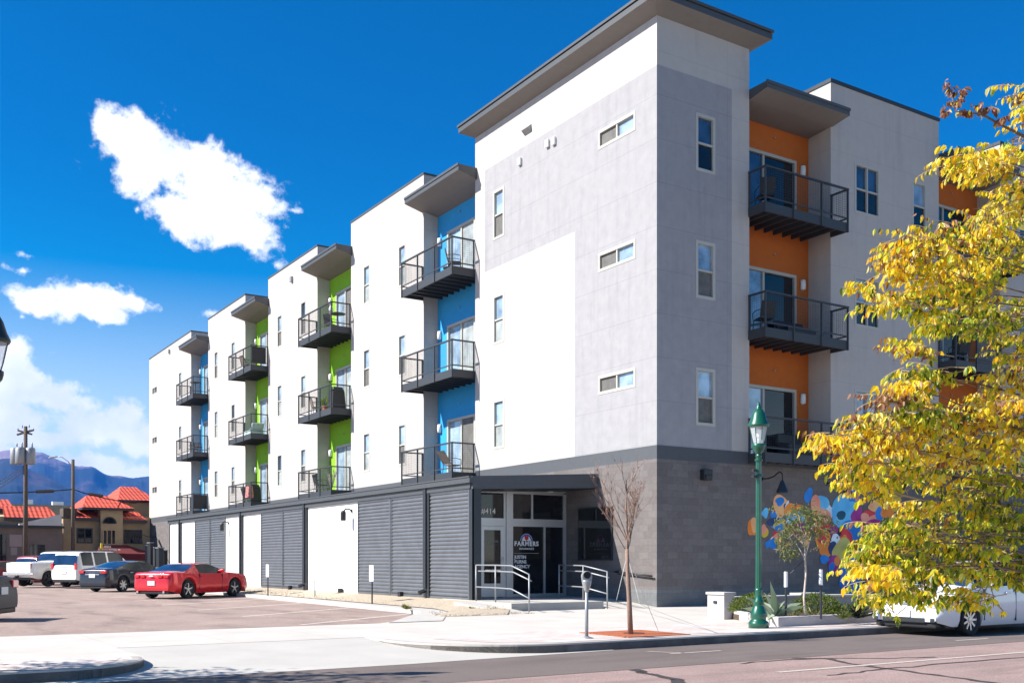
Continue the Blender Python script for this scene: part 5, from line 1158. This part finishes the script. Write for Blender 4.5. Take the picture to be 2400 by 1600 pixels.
def shrub(c,rx,rz,label,name='round_shrub',n=1500,seed=1,cols=((.10,.15,.02),(.16,.22,.03),(.22,.26,.05),(.07,.10,.015))):
    rg=random.Random(seed); t=thing(name,label,'shrub',tuple(c),0,'clipped round shrubs'); lv=Leaves(); b=MB()
    for k in range(10):
        a=rg.uniform(0,6.28); b.tube([c,c+Vector((math.cos(a)*rx*.4,math.sin(a)*rx*.4,rz*.5)),c+Vector((math.cos(a)*rx*.75,math.sin(a)*rx*.75,rz*(.6+.5*rg.random())))],.008,3)
    for _ in range(n):
        u_=rg.uniform(-.15,1); a=rg.uniform(0,6.28); r_=math.sqrt(max(0,1-max(0,u_)**2)); f=rg.uniform(.72,1.05)+.07*math.sin(a*5+u_*7)
        p=c+Vector((r_*math.cos(a)*rx*f,r_*math.sin(a)*rx*f,rz*.35+u_*rz*.65*f)); d=(Vector((r_*math.cos(a),r_*math.sin(a),u_+.3))+Vector((rg.uniform(-.7,.7),rg.uniform(-.7,.7),rg.uniform(-.5,.7)))).normalized()
        lv.leaf(p,d,Vector((rg.uniform(-1,1),rg.uniform(-1,1),rg.uniform(0,1))).normalized(),rg.uniform(.04,.07),.025,rg.choice(cols),0)
    b.build('stems',M['bark'],t); lv.build('foliage',LEAF,t)
shrub(atZ(1772,1448,.13)+Vector((.25,.3,0)),.50,.48,'round clipped shrub behind the green lamp base',seed=2)
shrub(atZ(1925,1445,.13)+Vector((.2,.3,0)),.52,.46,'round clipped shrub right of the young staked tree',seed=3)
# low planting, uncountable
rg=random.Random(9); lv=Leaves()
for _ in range(2600):
    x=rg.uniform(-3.6,6.8); y=rg.uniform(-8.05,-5.9); h=.10*(1+math.sin(x*2.3)*.5+math.sin(x*5+y*3)*.3)
    if mnoise.noise(Vector((x*1.1,y*1.1,0)))<-.15 or x<-3.5+(y+8.1)*.5 or y>-5.3-(x-.6)*.46: continue
    p=Vector((x,y,.13+rg.uniform(0,h))); d=Vector((rg.uniform(-1,1),rg.uniform(-1,1),rg.uniform(.2,1.4))).normalized()
    lv.leaf(p,d,Vector((rg.uniform(-1,1),rg.uniform(-1,1),.5)).normalized(),rg.uniform(.06,.14),rg.uniform(.02,.04),rg.choice(((.10,.15,.02),(.18,.24,.04),(.28,.30,.06),(.07,.09,.02))),.1)
o=lv.build('ground_cover',LEAF,None); o['kind']='stuff'; o['label']='low green ground cover filling the planting bed'
def spiky(c,h,n,label,cols,seed,name='spiky_plant',wd=.05,droop=.3):
    rg=random.Random(seed); t=thing(name,label,'plant',tuple(c),0); lv=Leaves()
    for k in range(n):
        a=rg.uniform(0,6.28); el=rg.uniform(.35,1.35); d=Vector((math.cos(a)*math.cos(el),math.sin(a)*math.cos(el),math.sin(el)))
        lv.leaf(c+Vector((rg.uniform(-.04,.04),rg.uniform(-.04,.04),0)),d,Vector((0,0,1)) if el<1.2 else Vector((1,0,0)),h*rg.uniform(.6,1.),wd,rg.choice(cols),droop)
    return lv.build('leaves',LEAF,t)
spiky(atZ(1820,1450,.13)+Vector((0,.1,0)),.75,16,'pale blue-green drooping agave beside the green lamp',((.40,.48,.36),(.34,.42,.28),(.5,.56,.45)),1,'agave_plant',.09,.45)
spiky(atZ(2012,1448,.13),.42,40,'dark spiky grass clump near the planter wall end',((.06,.07,.04),(.10,.10,.06)),2,'grass_clump',.012,.3)
spiky(atZ(1975,1450,.13),.28,36,'small tufted green plant right of the second round shrub',((.16,.20,.04),(.22,.26,.06)),5,'grass_clump',.016,.2)
spiky(atZ(952,1427,.02),.20,60,'small green weed tuft in the gravel by the corner post',((.16,.20,.04),(.30,.32,.08)),3,'weed_tuft',.014,.2)
spiky(atZ(1104,1428,.03),.14,40,'tiny green weed sprouting in the gravel near the landing',((.18,.22,.05),(.30,.30,.08)),4,'weed_tuft',.012,.2)
# off-frame street tree at the left whose shade falls across the left kerb
rg=random.Random(31)
q0=Vector((-20.6,-8.6,0)); t=thing('kerbside_tree','leafy street tree beyond the left edge shading the rounded kerb','tree',tuple(q0),0); b=MB(); lv=Leaves()
b.tube([q0,q0+Vector((.05,.02,1.4)),q0+Vector((0,.05,2.6)),q0+Vector((.05,0,4.4))],[.11,.09,.07,.03],8)
for _ in range(60):
    a=rg.uniform(0,6.28); e_=q0+Vector((math.cos(a)*rg.uniform(.4,1.7),math.sin(a)*rg.uniform(.4,1.3),rg.uniform(2.2,5.2))); b.tube([q0+Vector((0,0,2+rg.random()*2)),e_],[.02,.006],4,cap=False)
    for k in range(34):
        d=Vector((rg.uniform(-1,1),rg.uniform(-1,1),rg.uniform(-1.2,.4))).normalized(); lv.leaf(e_+Vector((rg.uniform(-.4,.4),rg.uniform(-.4,.4),rg.uniform(-.3,.3))),d,Vector((rg.uniform(-1,1),rg.uniform(-1,1),.4)).normalized(),.13,.06,rg.choice(GRN+YG),.1)
b.build('trunk',M['bark'],t,smooth=True,fix=False); lv.build('crown',LEAF,t)
# ================================================================ background street
def pole_at(u,vb,d): p=atD(u,1315,d); return Vector((p.x,p.y,-.1))
t0=pole_at(60,0,66); t=thing('utility_pole','tall dark utility pole with crossarm and twin grey transformers','utility pole',tuple(t0),0,world=False)
zz=lambda v,d:CH+(HY-v)/F*d
b=MB(); b.tube([(0,0,0),(0,0,zz(995,66))],[.17,.11],10); b.build('pole',M['wood'],t,smooth=True)
b=MB(); c3=Vector((RT[0],RT[1],0)); z=zz(1008,66); b.bar(c3*-.55+Vector((0,0,z-.18)),c3*.5+Vector((0,0,z+.12)),.10); b.bar(c3*-.5+Vector((0,0,z+.10)),c3*.42+Vector((0,0,z-.16)),.08); b.build('crossarm',M['wood'],t)
for k,(s,hh) in enumerate(((-.5,.12),(-.22,.30),(.22,.32),(.5,.10))):
    b=MB(); b.lathe([(.03,0),(.06,.04),(.03,.08),(.06,.12),(.03,.16),(.02,.2)],tuple(c3*s+Vector((0,0,z+hh-.05))),8); b.build('insulator',M['galv'],t)
for s,y in ((-.62,-.1),(.42,-.25),(-.1,-.5)):
    zb_=zz(1085,66); b=MB(); q=c3*s+Vector((FW[0],FW[1],0))*y
    b.lathe([(.26,zb_),(.30,zb_+.05),(.30,zb_+.95),(.24,zb_+1.05),(.05,zb_+1.08)],(q.x,q.y,0),16); b.lathe([(.04,zb_+1.05),(.07,zb_+1.12),(.04,zb_+1.2),(.06,zb_+1.27),(.02,zb_+1.4)],(q.x+.1,q.y,0),8); b.build('transformer',M['galv'],t,smooth=True)
t1=pole_at(171,0,74); t=thing('light_pole','wooden pole with a curved cobra-head street light arm','light pole',tuple(t1),0,world=False)
b=MB(); b.tube([(0,0,0),(0,0,zz(1073,74))],[.15,.11],10); b.build('pole',M['wood'],t,smooth=True)
b=MB(); za=zz(1094,74); b.tube([Vector((0,0,za)),c3*-.35+Vector((0,0,za+.5)),c3*-.8+Vector((0,0,za+.82)),c3*-1.2+Vector((0,0,za+.86))],.035,6); b.build('arm',M['galv'],t,smooth=True)
b=MB(); b.hexa([c3*-1.15+Vector((0,0,za+.78))+Vector((0,-.1,0)),c3*-1.75+Vector((0,0,za+.70))+Vector((0,-.1,0)),c3*-1.75+Vector((0,0,za+.70))+Vector((0,.1,0)),c3*-1.15+Vector((0,0,za+.78))+Vector((0,.1,0)),c3*-1.15+Vector((0,0,za+.92))+Vector((0,-.1,0)),c3*-1.7+Vector((0,0,za+.84))+Vector((0,-.1,0)),c3*-1.7+Vector((0,0,za+.84))+Vector((0,.1,0)),c3*-1.15+Vector((0,0,za+.92))+Vector((0,.1,0))]); b.build('lamp_head',M['galv'],t,bevel=.03)
def wire(name,label,a,c,sag,r,m,grp='overhead cables'):
    b=MB(); pts=[a.lerp(c,i/14)+Vector((0,0,-sag*4*(i/14)*(1-i/14))) for i in range(15)]; b.tube(pts,r,4); return tag(b.build(name,m,None),label,'cable',grp)
for k in range(3):
    wire('power_cable','pale sagging cables running left from the utility pole transformers',atD(55,1092+k*7,66),atD(-160,1190+k*11,58),.35,.03,M['galv'])
e1=atD(-150,1152,62); m1=Vector((t1.x,t1.y,zz(1146,74))); e2=atD(345,1178,84)
wire('black_cable','black cable slung between the two poles over the tiled roofs',e1,m1,.15,.04,M['black']); wire('black_cable','black cable dropping from the light pole to the tiled roofs',m1,e2,.25,.04,M['black'])
for (a,c,f0,f1) in ((e1,m1,.70,.83),(m1,e2,.2,.36)):
    b=MB(); b.tube([a.lerp(c,f0)+Vector((0,0,-.12)),a.lerp(c,f1)+Vector((0,0,-.10))],.12,8); tag(b.build('splice_case',M['black'],None),'black splice case hanging on the cable %s the light pole'%('left of' if a is e1 else 'right of'),'cable box')
# ---- stucco shops with tile roofs (facades face the lot)
YB=60.
def Q(u,v,y=YB): return atY(u,v,y)
def wallbox(b,u0,u1,v0,v1,y=YB,dep=8,mi=0,z0=None):
    a,c=Q(u0,v1,y),Q(u1,v0,y); b.box(a.x,c.x,y,y+dep,a.z if z0 is None else z0,c.z,mi)
def tilex(t,n,l,p,tcn):
    sp=n.new('ShaderNodeSeparateXYZ'); l.new(tcn.outputs['Object'],sp.inputs[0])
    a=n.new('ShaderNodeMath'); a.operation='MULTIPLY'; l.new(sp.outputs[0],a.inputs[0]); a.inputs[1].default_value=20.9
    s=n.new('ShaderNodeMath'); s.operation='SINE'; l.new(a.outputs[0],s.inputs[0])
    c=n.new('ShaderNodeMath'); c.operation='MULTIPLY'; l.new(sp.outputs[2],c.inputs[0]); c.inputs[1].default_value=3.3
    d=n.new('ShaderNodeMath'); d.operation='FRACT'; l.new(c.outputs[0],d.inputs[0]); e=n.new('ShaderNodeMath'); e.operation='LESS_THAN'; l.new(d.outputs[0],e.inputs[0]); e.inputs[1].default_value=.22
    h=n.new('ShaderNodeMath'); h.operation='ADD'; l.new(s.outputs[0],h.inputs[0]); l.new(e.outputs[0],h.inputs[1])
    bp=n.new('ShaderNodeBump'); bp.inputs['Strength'].default_value=.5; bp.inputs['Distance'].default_value=.05; l.new(h.outputs[0],bp.inputs['Height']); l.new(bp.outputs[0],p.inputs['Normal'])
    k=n.new('ShaderNodeMath'); k.operation='MULTIPLY'; l.new(e.outputs[0],k.inputs[0]); k.inputs[1].default_value=.6; mulby(t,n,l,p,k.outputs[0],(.16,.03,.02))
M['tile']=mat('red_clay_tile',(.62,.075,.035),.8,0,1.5,.2,extra=tilex)
def hip(b,x0,x1,y0,y1,ze,zr,rx0,rx1,ry,mi=0,ov=.35,th=.18):
    x0-=ov; x1+=ov; y0-=ov; E=[(x0,y0,ze),(x1,y0,ze),(x1,y1,ze),(x0,y1,ze)]; a,c=(rx0,ry,zr),(rx1,ry,zr)
    b.poly([E[0],E[1],c,a],mi); b.poly([E[1],E[2],c],mi); b.poly([E[2],E[3],a,c],mi); b.poly([E[3],E[0],a],mi)
    b.box(x0,x1,y0,y1,ze-th,ze-.003,1)
def paneled(bld,u0,u1,v0,v1,y,frame,glass,cols=2):
    a,c=Q(u0,v1,y),Q(u1,v0,y); f=MB(); w=.09
    f.box(a.x,a.x+w,y-.05,y+.02,a.z,c.z); f.box(c.x-w,c.x,y-.05,y+.02,a.z,c.z); f.box(a.x+w,c.x-w,y-.05,y+.02,a.z,a.z+w); f.box(a.x+w,c.x-w,y-.05,y+.02,c.z-w,c.z)
    for k in range(1,cols): x=a.x+(c.x-a.x)*k/cols; f.box(x-.04,x+.04,y-.045,y+.02,a.z+w,c.z-w)
    fo=f.build('window',frame,bld); g=MB(); g.poly([(a.x,y-.012,a.z),(c.x,y-.012,a.z),(c.x,y-.012,c.z),(a.x,y-.012,c.z)]); g.build('pane',glass,fo,fix=False)
t=thing('stucco_restaurant','cream stucco building with red hip tile roofs and a burgundy awning','building')
b=MB(); wallbox(b,148,236,1212,1325,YB,9,0,-.1); wallbox(b,236,288,1190,1325,YB-.6,9,0,-.1); wallbox(b,288,352,1212,1325,YB,9,0,-.1); wallbox(b,292,352,1172,1213,YB+2.5,8,0); b.build('wall',M['cream'],t)
b=MB(); p,q=Q(236,1189,YB-.6),Q(288,1189,YB-.6); ap_=Q(250,1168,YB+1.5); hip(b,p.x-1.0,q.x+.4,YB-.6,YB+6,p.z,ap_.z+.25,(p.x+q.x)/2-1.3,(p.x+q.x)/2+.2,YB+2.2); b.build('roof',[M['tile'],M['trimdark']],t,fix=False)
b=MB(); p,q=Q(292,1171,YB+2.5),Q(360,1171,YB+2.5); ap_=Q(330,1147,YB+5); hip(b,p.x-.2,q.x,YB+2.5,YB+11,p.z,ap_.z+.3,(p.x+q.x)/2-.6,(p.x+q.x)/2+.6,YB+6.5); b.build('roof',[M['tile'],M['trimdark']],t,fix=False)
def slope(b,u0,u1,vb,vt,y,run=1.6):
    a,c=Q(u0,vb,y-.4),Q(u1,vb,y-.4); zt_=Q(u0,vt,y+run).z
    b.poly([(a.x,y-.5,a.z),(c.x,y-.5,a.z),(c.x-.3,y+run,zt_),(a.x+.3,y+run,zt_)],0); b.box(a.x,c.x,y-.5,y+.1,a.z-.22,a.z-.004,1); b.poly([(c.x,y-.5,a.z),(c.x-.3,y+run,zt_),(c.x-.3,y+run,a.z)],0)
b=MB(); slope(b,178,238,1212,1191,YB); b.build('roof',[M['tile'],M['trimdark']],t,fix=False)
b=MB(); slope(b,284,345,1217,1198,YB); b.build('roof',[M['tile'],M['trimdark']],t,fix=False)
b=MB(); a=Q(148,1190,YB); c=Q(180,1212,YB); b.box(a.x,c.x,YB-.05,YB+1.5,c.z-.1,a.z); b.build('parapet',M['wood'],t)
paneled(t,180,217,1237,1272,YB,M['trimdark'],M['glass_dark']); paneled(t,290,333,1241,1273,YB,M['trimdark'],M['glass_dark'],2); paneled(t,240,272,1240,1276,YB-.6,M['cream'],M['glass_dark'],3)
b=MB(); c=Q(256.5,1226,YB-.6); r1=abs(Q(273,1226,YB-.6).x-c.x)
n=14; 
for i in range(n):
    g0,g1=math.pi*i/n,math.pi*(i+1)/n
    b.poly([(c.x,YB-.66,c.z),(c.x+r1*.85*math.cos(g0),YB-.66,c.z+r1*.85*math.sin(g0)),(c.x+r1*.85*math.cos(g1),YB-.66,c.z+r1*.85*math.sin(g1))],1)
    for s_ in (.85,): b.poly([(c.x+r1*s_*math.cos(g0),YB-.68,c.z+r1*s_*math.sin(g0)),(c.x+r1*math.cos(g0),YB-.68,c.z+r1*math.sin(g0)),(c.x+r1*math.cos(g1),YB-.68,c.z+r1*math.sin(g1)),(c.x+r1*s_*math.cos(g1),YB-.68,c.z+r1*s_*math.sin(g1))],0)
b.build('arched_window',[M['trimdark'],M['glass_dark']],t,fix=False)
b=MB(); a,c=Q(233,1276,YB-.6),Q(338,1276,YB-.6); 
b.poly([(a.x,YB-.7,a.z),(a.x+2.0,YB-.7,a.z),(c.x,YB-.7,a.z-1.0),(c.x+.2,YB-2.6,-.1+2.0),(a.x-.5,YB-2.6,-.1+2.0)]); b.poly([(a.x-.5,YB-2.6,1.9),(c.x+.2,YB-2.6,1.9),(c.x+.2,YB-2.6,1.45),(a.x-.5,YB-2.6,1.45)]); b.poly([(a.x,YB-.7,a.z),(a.x-.5,YB-2.6,1.9),(a.x-.5,YB-2.6,1.45),(a.x-.5,YB-.7,1.45)])
aw=b.build('awning',M['burgundy'],t,fix=False)
b=MB(); q=Q(256,1296,YB-2.3)
for (x0,x1,z0,z1) in ((-.75,-.1,0,.16),(.0,.5,.01,.17),(.6,.75,.05,.15),(-.35,-.05,.24,.40),(-.0,.08,.24,.38)): b.hexa([(q.x+x0,YB-2.5,2.1+z0),(q.x+x1,YB-2.5,2.1+z0),(q.x+x1,YB-2.45,2.1+z0),(q.x+x0,YB-2.45,2.1+z0),(q.x+x0,YB-2.42,2.1+z1),(q.x+x1,YB-2.42,2.1+z1),(q.x+x1,YB-2.37,2.1+z1),(q.x+x0,YB-2.37,2.1+z1)])
b.build('lettering',M['letter_dim'],aw)
b=MB(); q=Q(238,1315,YB-3.5); b.tube([(q.x,q.y,-.1),(q.x,q.y,Q(238,1272,YB-3.5).z)],.09,8); tag(b.build('bollard',mat('yellow_bollard_paint',(.65,.5,.03),.6),None,origin=(q.x,q.y,-.1)),'tall yellow pole in front of the stucco building doorway','pole')
t=thing('taupe_garage','long brown-grey garage with red tile parapet and a white slanted canopy','building')
YG_=56.
b=MB(); wallbox(b,-220,147,1226,1330,YG_,8,0,-.1); b.build('wall',M['taupe'],t)
b=MB(); wallbox(b,-220,66,1211,1226,YG_+.4,7,0); b.build('upper_wall',M['cream'],t)
b=MB(); a=Q(8,1211,YG_+.3); c=Q(136,1211,YG_+.3); zt_=Q(60,1186,YG_+2).z; b.poly([(a.x,YG_,a.z),(c.x,YG_,a.z),(c.x-.4,YG_+2,zt_),(a.x+.1,YG_+2,zt_)],0); b.box(a.x,c.x,YG_,YG_+.3,a.z-.25,a.z-.004,1); b.build('roof',[M['tile'],M['trimdark']],t,fix=False)
b=MB(); p,q=Q(-60,1190,YG_+3),Q(20,1190,YG_+3); hip(b,p.x,q.x,YG_+3,YG_+9,p.z,Q(5,1168,YG_+5).z,(p.x+q.x)/2-.4,(p.x+q.x)/2+1.4,YG_+6); b.build('roof',[M['tile'],M['trimdark']],t,fix=False)
b=MB(); a=Q(45,1228,YG_-.6); c=Q(144,1204,YG_-.6); f_=Q(144,1228,YG_-.6); b.hexa([(a.x,YG_-.7,a.z-.05),(c.x,YG_-.7,a.z-.05),(c.x,YG_-.01,a.z-.05),(a.x,YG_-.01,a.z-.05),(a.x,YG_-.7,a.z+.05),(c.x,YG_-.7,c.z),(c.x,YG_-.01,c.z),(a.x,YG_-.01,a.z+.05)]); b.build('canopy',mat('weathered_white_panel',(.5,.5,.5),.7,0,1,.1),t)
for (u0,u1,v0,v1,m_) in ((22,52,1252,1280,mat('faded_panel',(.30,.24,.23),.9)),(25,40,1282,1300,mat('faded_panel_small',(.28,.23,.22),.9)),(70,105,1276,1325,M['glass_dark']),(0,14,1252,1330,M['glass_dark'])):
    b=MB(); a,c=Q(u0,v1,YG_),Q(u1,v0,YG_); b.box(a.x,c.x,YG_-.05,YG_-.002,a.z,c.z); b.build('wall_panel',m_,t)
b=MB(); a=Q(-200,1228,YG_-.2); c=Q(150,1228,YG_-.2); b.box(a.x,c.x,YG_-.35,YG_-.001,a.z-.12,a.z+.05); b.build('eave',M['trimdark'],t)
t=thing('far_house','pale flat-roofed house glimpsed far off between the poles','building'); p=atD(93,1182,160); b=MB(); b.box(p.x-5,p.x+5,p.y,p.y+8,-.2,p.z); b.build('wall',M['cream'],t); b=MB(); b.box(p.x-1.8,p.x-.8,p.y+1,p.y+2,p.z,p.z+.8); b.build('roof_unit',M['white'],t); b=MB(); b.box(p.x+2.0,p.x+3.6,p.y+1,p.y+2,p.z,p.z+.6); b.build('roof_unit',M['white'],t)
# utility boxes at the far end of the wing
YU=42.
for k,(u0,u1,v0,v1,m_,lab) in enumerate(((372,384,1284,1318,'trimdark','dark green electrical cabinet nearest the far end of the wing'),(352,359,1272,1300,'black','narrow black meter box by the far corner'),(384,393,1290,1316,'black','black utility box close against the wing end wall'),(362,371,1283,1316,'steel','grey utility cabinet between two dark ones'),(346,352,1278,1306,'steel','slim dark cabinet at the far corner of the block'))):
    a,c=atY(u0,v1,YU+k),atY(u1,v0,YU+k); tt=thing('utility_cabinet',lab,'utility box',((a.x+c.x)/2,YU+k,-.1),0,'utility boxes at the far corner',world=False); w=(c.x-a.x)/2
    b=MB(); b.box(-w,w,0,.7,0,c.z+.1); b.build('cabinet',M[m_],tt,bevel=.03); b=MB(); b.box(-w*.7,w*.7,-.03,-.001,.3,max(.5,c.z-.1)); b.build('door',M[m_],tt)
    b=MB(); b.box(-w-.04,w+.04,-.06,.76,c.z+.1,c.z+.15); b.build('lid',M['galv'],tt)
# ================================================================ balcony furniture
def chair(loc,rz,label,m='steel',lounge=False):
    t=thing('patio_chair',label,'chair',loc,rz,'chairs on the balconies',world=False); s=.42 if not lounge else .36; bk=.9 if not lounge else .85; rk=.12 if not lounge else .35
    b=MB(); b.box(-.24,.24,-.24,.26,s-.03,s); b.build('seat',M[m],t); b=MB(); b.hexa([(-.24,.22,s+.02),(.24,.22,s+.02),(.24,.25,s+.02),(-.24,.25,s+.02),(-.24,.22+rk,bk),(.24,.22+rk,bk),(.24,.25+rk,bk),(-.24,.25+rk,bk)]); b.build('backrest',M[m],t)
    for sx_,sy_ in ((-1,-1),(1,-1),(-1,1),(1,1)): b=MB(); b.tube([(sx_*.23,sy_*.22,s-.02),(sx_*.25,sy_*.27,0)],.014,6); b.build('leg',M['steel'],t)
    for q in (-1,1): b=MB(); b.tube([(q*.26,.28,s+.22),(q*.27,.0,s+.24),(q*.27,-.22,s+.20),(q*.25,-.24,s)],.015,6); b.build('armrest',M['steel'],t)
    return t
def table(loc,label,h=.72,r=.34,m='steel'):
    t=thing('patio_table',label,'table',loc,0,'tables on the balconies',world=False); b=MB(); b.lathe([(r,h-.025),(r,h)],n=20); b.build('tabletop',M[m],t); b=MB(); b.tube([(0,0,.03),(0,0,h-.02)],.025,8); b.lathe([(.2,0),(.19,.02),(.03,.04)],n=14); b.build('stand',M['steel'],t)
def grill(loc,label):
    t=thing('covered_grill',label,'barbecue grill',loc,0,'covered grills on the balconies',world=False); b=MB(); b.hexa([(-.34,-.28,0),(.34,-.28,0),(.34,.28,0),(-.34,.28,0),(-.30,-.25,.85),(.30,-.25,.85),(.30,.25,.85),(-.30,.25,.85)]); b.hexa([(-.30,-.25,.851),(.30,-.25,.851),(.30,.25,.851),(-.30,.25,.851),(-.22,-.12,1.06),(.22,-.12,1.06),(.22,.18,1.06),(-.22,.18,1.06)]); b.build('cover',M['black'],t,bevel=.04)
def pot(loc,label,hgt=.5,seed=1):
    t=thing('potted_plant',label,'plant',loc,0,'potted plants on the balconies',world=False); b=MB(); b.lathe([(.10,0),(.15,.24),(.165,.24),(.165,.28),(.13,.28)],n=14); b.build('pot',mat('terracotta',(.45,.15,.07),.85),t,smooth=False)
    rg=random.Random(seed); lv=Leaves()
    for _ in range(90): d=Vector((rg.uniform(-1,1),rg.uniform(-1,1),rg.uniform(.2,1.6))).normalized(); lv.leaf(Vector((0,0,.27))+d*rg.uniform(0,hgt*.6),d,Vector((rg.uniform(-1,1),1,.3)).normalized(),.14,.05,rg.choice(GRN),.2)
    lv.build('foliage',LEAF,t)
def screen(P,s,d0,d1,zb,label,m='black'):
    b=MB(); a=P(s,d0,0); c=P(s+.03,d1,0); b.box(a[0],c[0],a[1],c[1],zb+.12,zb+1.05); tag(b.build('privacy_screen',M[m],None),label,'screen','privacy screens tied to balcony rails')
f1,f2,f3=[z+.02 for z in FL]
chair((-.35,11.3,f3),R(60),'thin metal chair on the top blue balcony nearest the tower'); table((-.1,12.1,f3),'low round table on the top blue balcony nearest the tower',.45,.28)
chair((-.35,11.5,f1),R(100),'reclining metal lounge chair on the lowest blue balcony by the tower','deck',True)
table((-.35,22.5,f3),'dark table on the top lime balcony with a white jug','.74' and .74,.36); chair((-.2,23.6,f3),R(120),'dark chair beside the table on the top lime balcony','black')
b=MB(); b.lathe([(.10,0),(.11,.25),(.06,.34),(.05,.40)],(-.6,22.7,f3+.74),12); tag(b.build('white_jug',M['white'],None,smooth=True),'white jug standing on the top lime balcony table','jug')
grill((-.45,22.35,f2),'black covered grill on the middle lime balcony nearer the tower'); pot((-.6,23.4,f2),'potted plant on the middle lime balcony nearer the tower',.55,2); chair((-.4,24.9,f2),R(80),'pale wicker chair on the middle lime balcony nearer the tower','deck')
chair((-.35,24.6,f1),R(90),'chair on the lowest lime balcony nearer the tower'); 
b=MB(); rg=random.Random(3)
for _ in range(16): a=rg.uniform(0,6.28); b.tube([(-.7,22.4,f1),(-.7+math.cos(a)*.12,22.4+math.sin(a)*.2,f1+.5),(-.7+math.cos(a)*.2,22.4+math.sin(a)*.35,f1+rg.uniform(.7,1.0))],.012,4,cap=False)
tag(b.build('dry_branches',M['palebark'],None),'pale dry branches standing on the lowest lime balcony','plant')
screen(PL,33.22,-.9,-.1,f3-.02,'black privacy screen on the top farther lime balcony'); chair((-.4,35.6,f3),R(100),'tan chair on the top farther lime balcony','deck')
b=MB(); b.box(-.8,-.1,33.6,35.0,f2,f2+.28); b.hexa([(-.8,33.6,f2+.28),(-.1,33.6,f2+.28),(-.1,34.0,f2+.28),(-.8,34.0,f2+.28),(-.8,33.4,f2+.62),(-.1,33.4,f2+.62),(-.1,33.6,f2+.62),(-.8,33.6,f2+.62)]); tag(b.build('lounger_cushion',mat('pale_teal_cushion',(.45,.62,.58),.9),None,bevel=.05),'pale teal lounge cushion on the middle farther lime balcony','cushion')
b=MB(); b.hexa([(-.9,33.9,f1+.25),(-.55,33.9,f1+.25),(-.55,34.5,f1+.25),(-.9,34.5,f1+.25),(-.85,33.95,f1+.95),(-.6,33.95,f1+.95),(-.6,34.45,f1+.95),(-.85,34.45,f1+.95)]); tag(b.build('folded_blanket',mat('red_white_blanket',(.62,.25,.22),.95,0,9,.6),None,bevel=.05),'red and white blanket bundle on the lowest farther lime balcony','blanket')
chair((-.4,35.4,f1),R(90),'black chair on the lowest farther lime balcony','black'); grill((-.3,34.6,f1-.0),'black covered grill on the lowest farther lime balcony')
table((-.4,46.2,f3),'tall dark table on the top blue balcony at the far end',.95,.36); chair((-.4,45.6,f2),R(80),'dark chair on the middle blue balcony at the far end','black'); chair((-.4,46.9,f2),R(-80),'second dark chair on the middle far blue balcony, further back','black')
screen(PL,44.80,-.9,-.05,f1-.02,'black privacy screen on the lowest blue balcony at the far end')
chair((4.3,-.1,f3),R(150),'dark chair in the left corner of the top orange balcony','black'); chair((4.25,-.1,f2),R(160),'dark chair in the left corner of the middle orange balcony','black')
b=MB(); b.box(5.6,6.9,.15,.75,f2+.25,f2+.42); b.box(5.65,5.75,.2,.7,f2,f2+.25); b.box(6.75,6.85,.2,.7,f2,f2+.25); b.hexa([(5.6,.6,f2+.42),(6.9,.6,f2+.42),(6.9,.75,f2+.42),(5.6,.75,f2+.42),(5.6,.72,f2+.72),(6.9,.72,f2+.72),(6.9,.80,f2+.72),(5.6,.80,f2+.72)]); tag(b.build('outdoor_bench',M['black'],None),'dark outdoor bench on the middle orange balcony','bench')
b=MB(); b.box(5.7,6.8,.2,.75,f1,f1+.5); b.box(5.7,6.8,.68,.8,f1+.5,f1+.85); tag(b.build('outdoor_sofa',M['black'],None,bevel=.05),'dark outdoor sofa on the lowest orange balcony','sofa')
for (s,k) in ((14.2,1),(14.4,2)): chair((s,-.1,(f1,f2,f3)[k]),R(170),'dark chair on the %s orange balcony behind the yellow tree'%('middle','top')[k-1],'black')
# ================================================================ haze
hz=MB(); hz.box(-4500,6500,-400,8500,-1.5,760)
HZ=bpy.data.materials.new('haze'); HZ.use_nodes=True; n=HZ.node_tree.nodes; l=HZ.node_tree.links
n.remove(n['Principled BSDF']); pv=n.new('ShaderNodeVolumePrincipled'); pv.inputs['Color'].default_value=(.04,.30,1,1); pv.inputs['Density'].default_value=.75e-4; pv.inputs['Anisotropy'].default_value=0
l.new(pv.outputs[0],n['Material Output'].inputs['Volume'])
USE_HAZE=True
if USE_HAZE:
    o=hz.build('haze',HZ,None); o['kind']='stuff'
for o in bpy.data.objects:
    if '_w' in o.keys(): del o['_w']
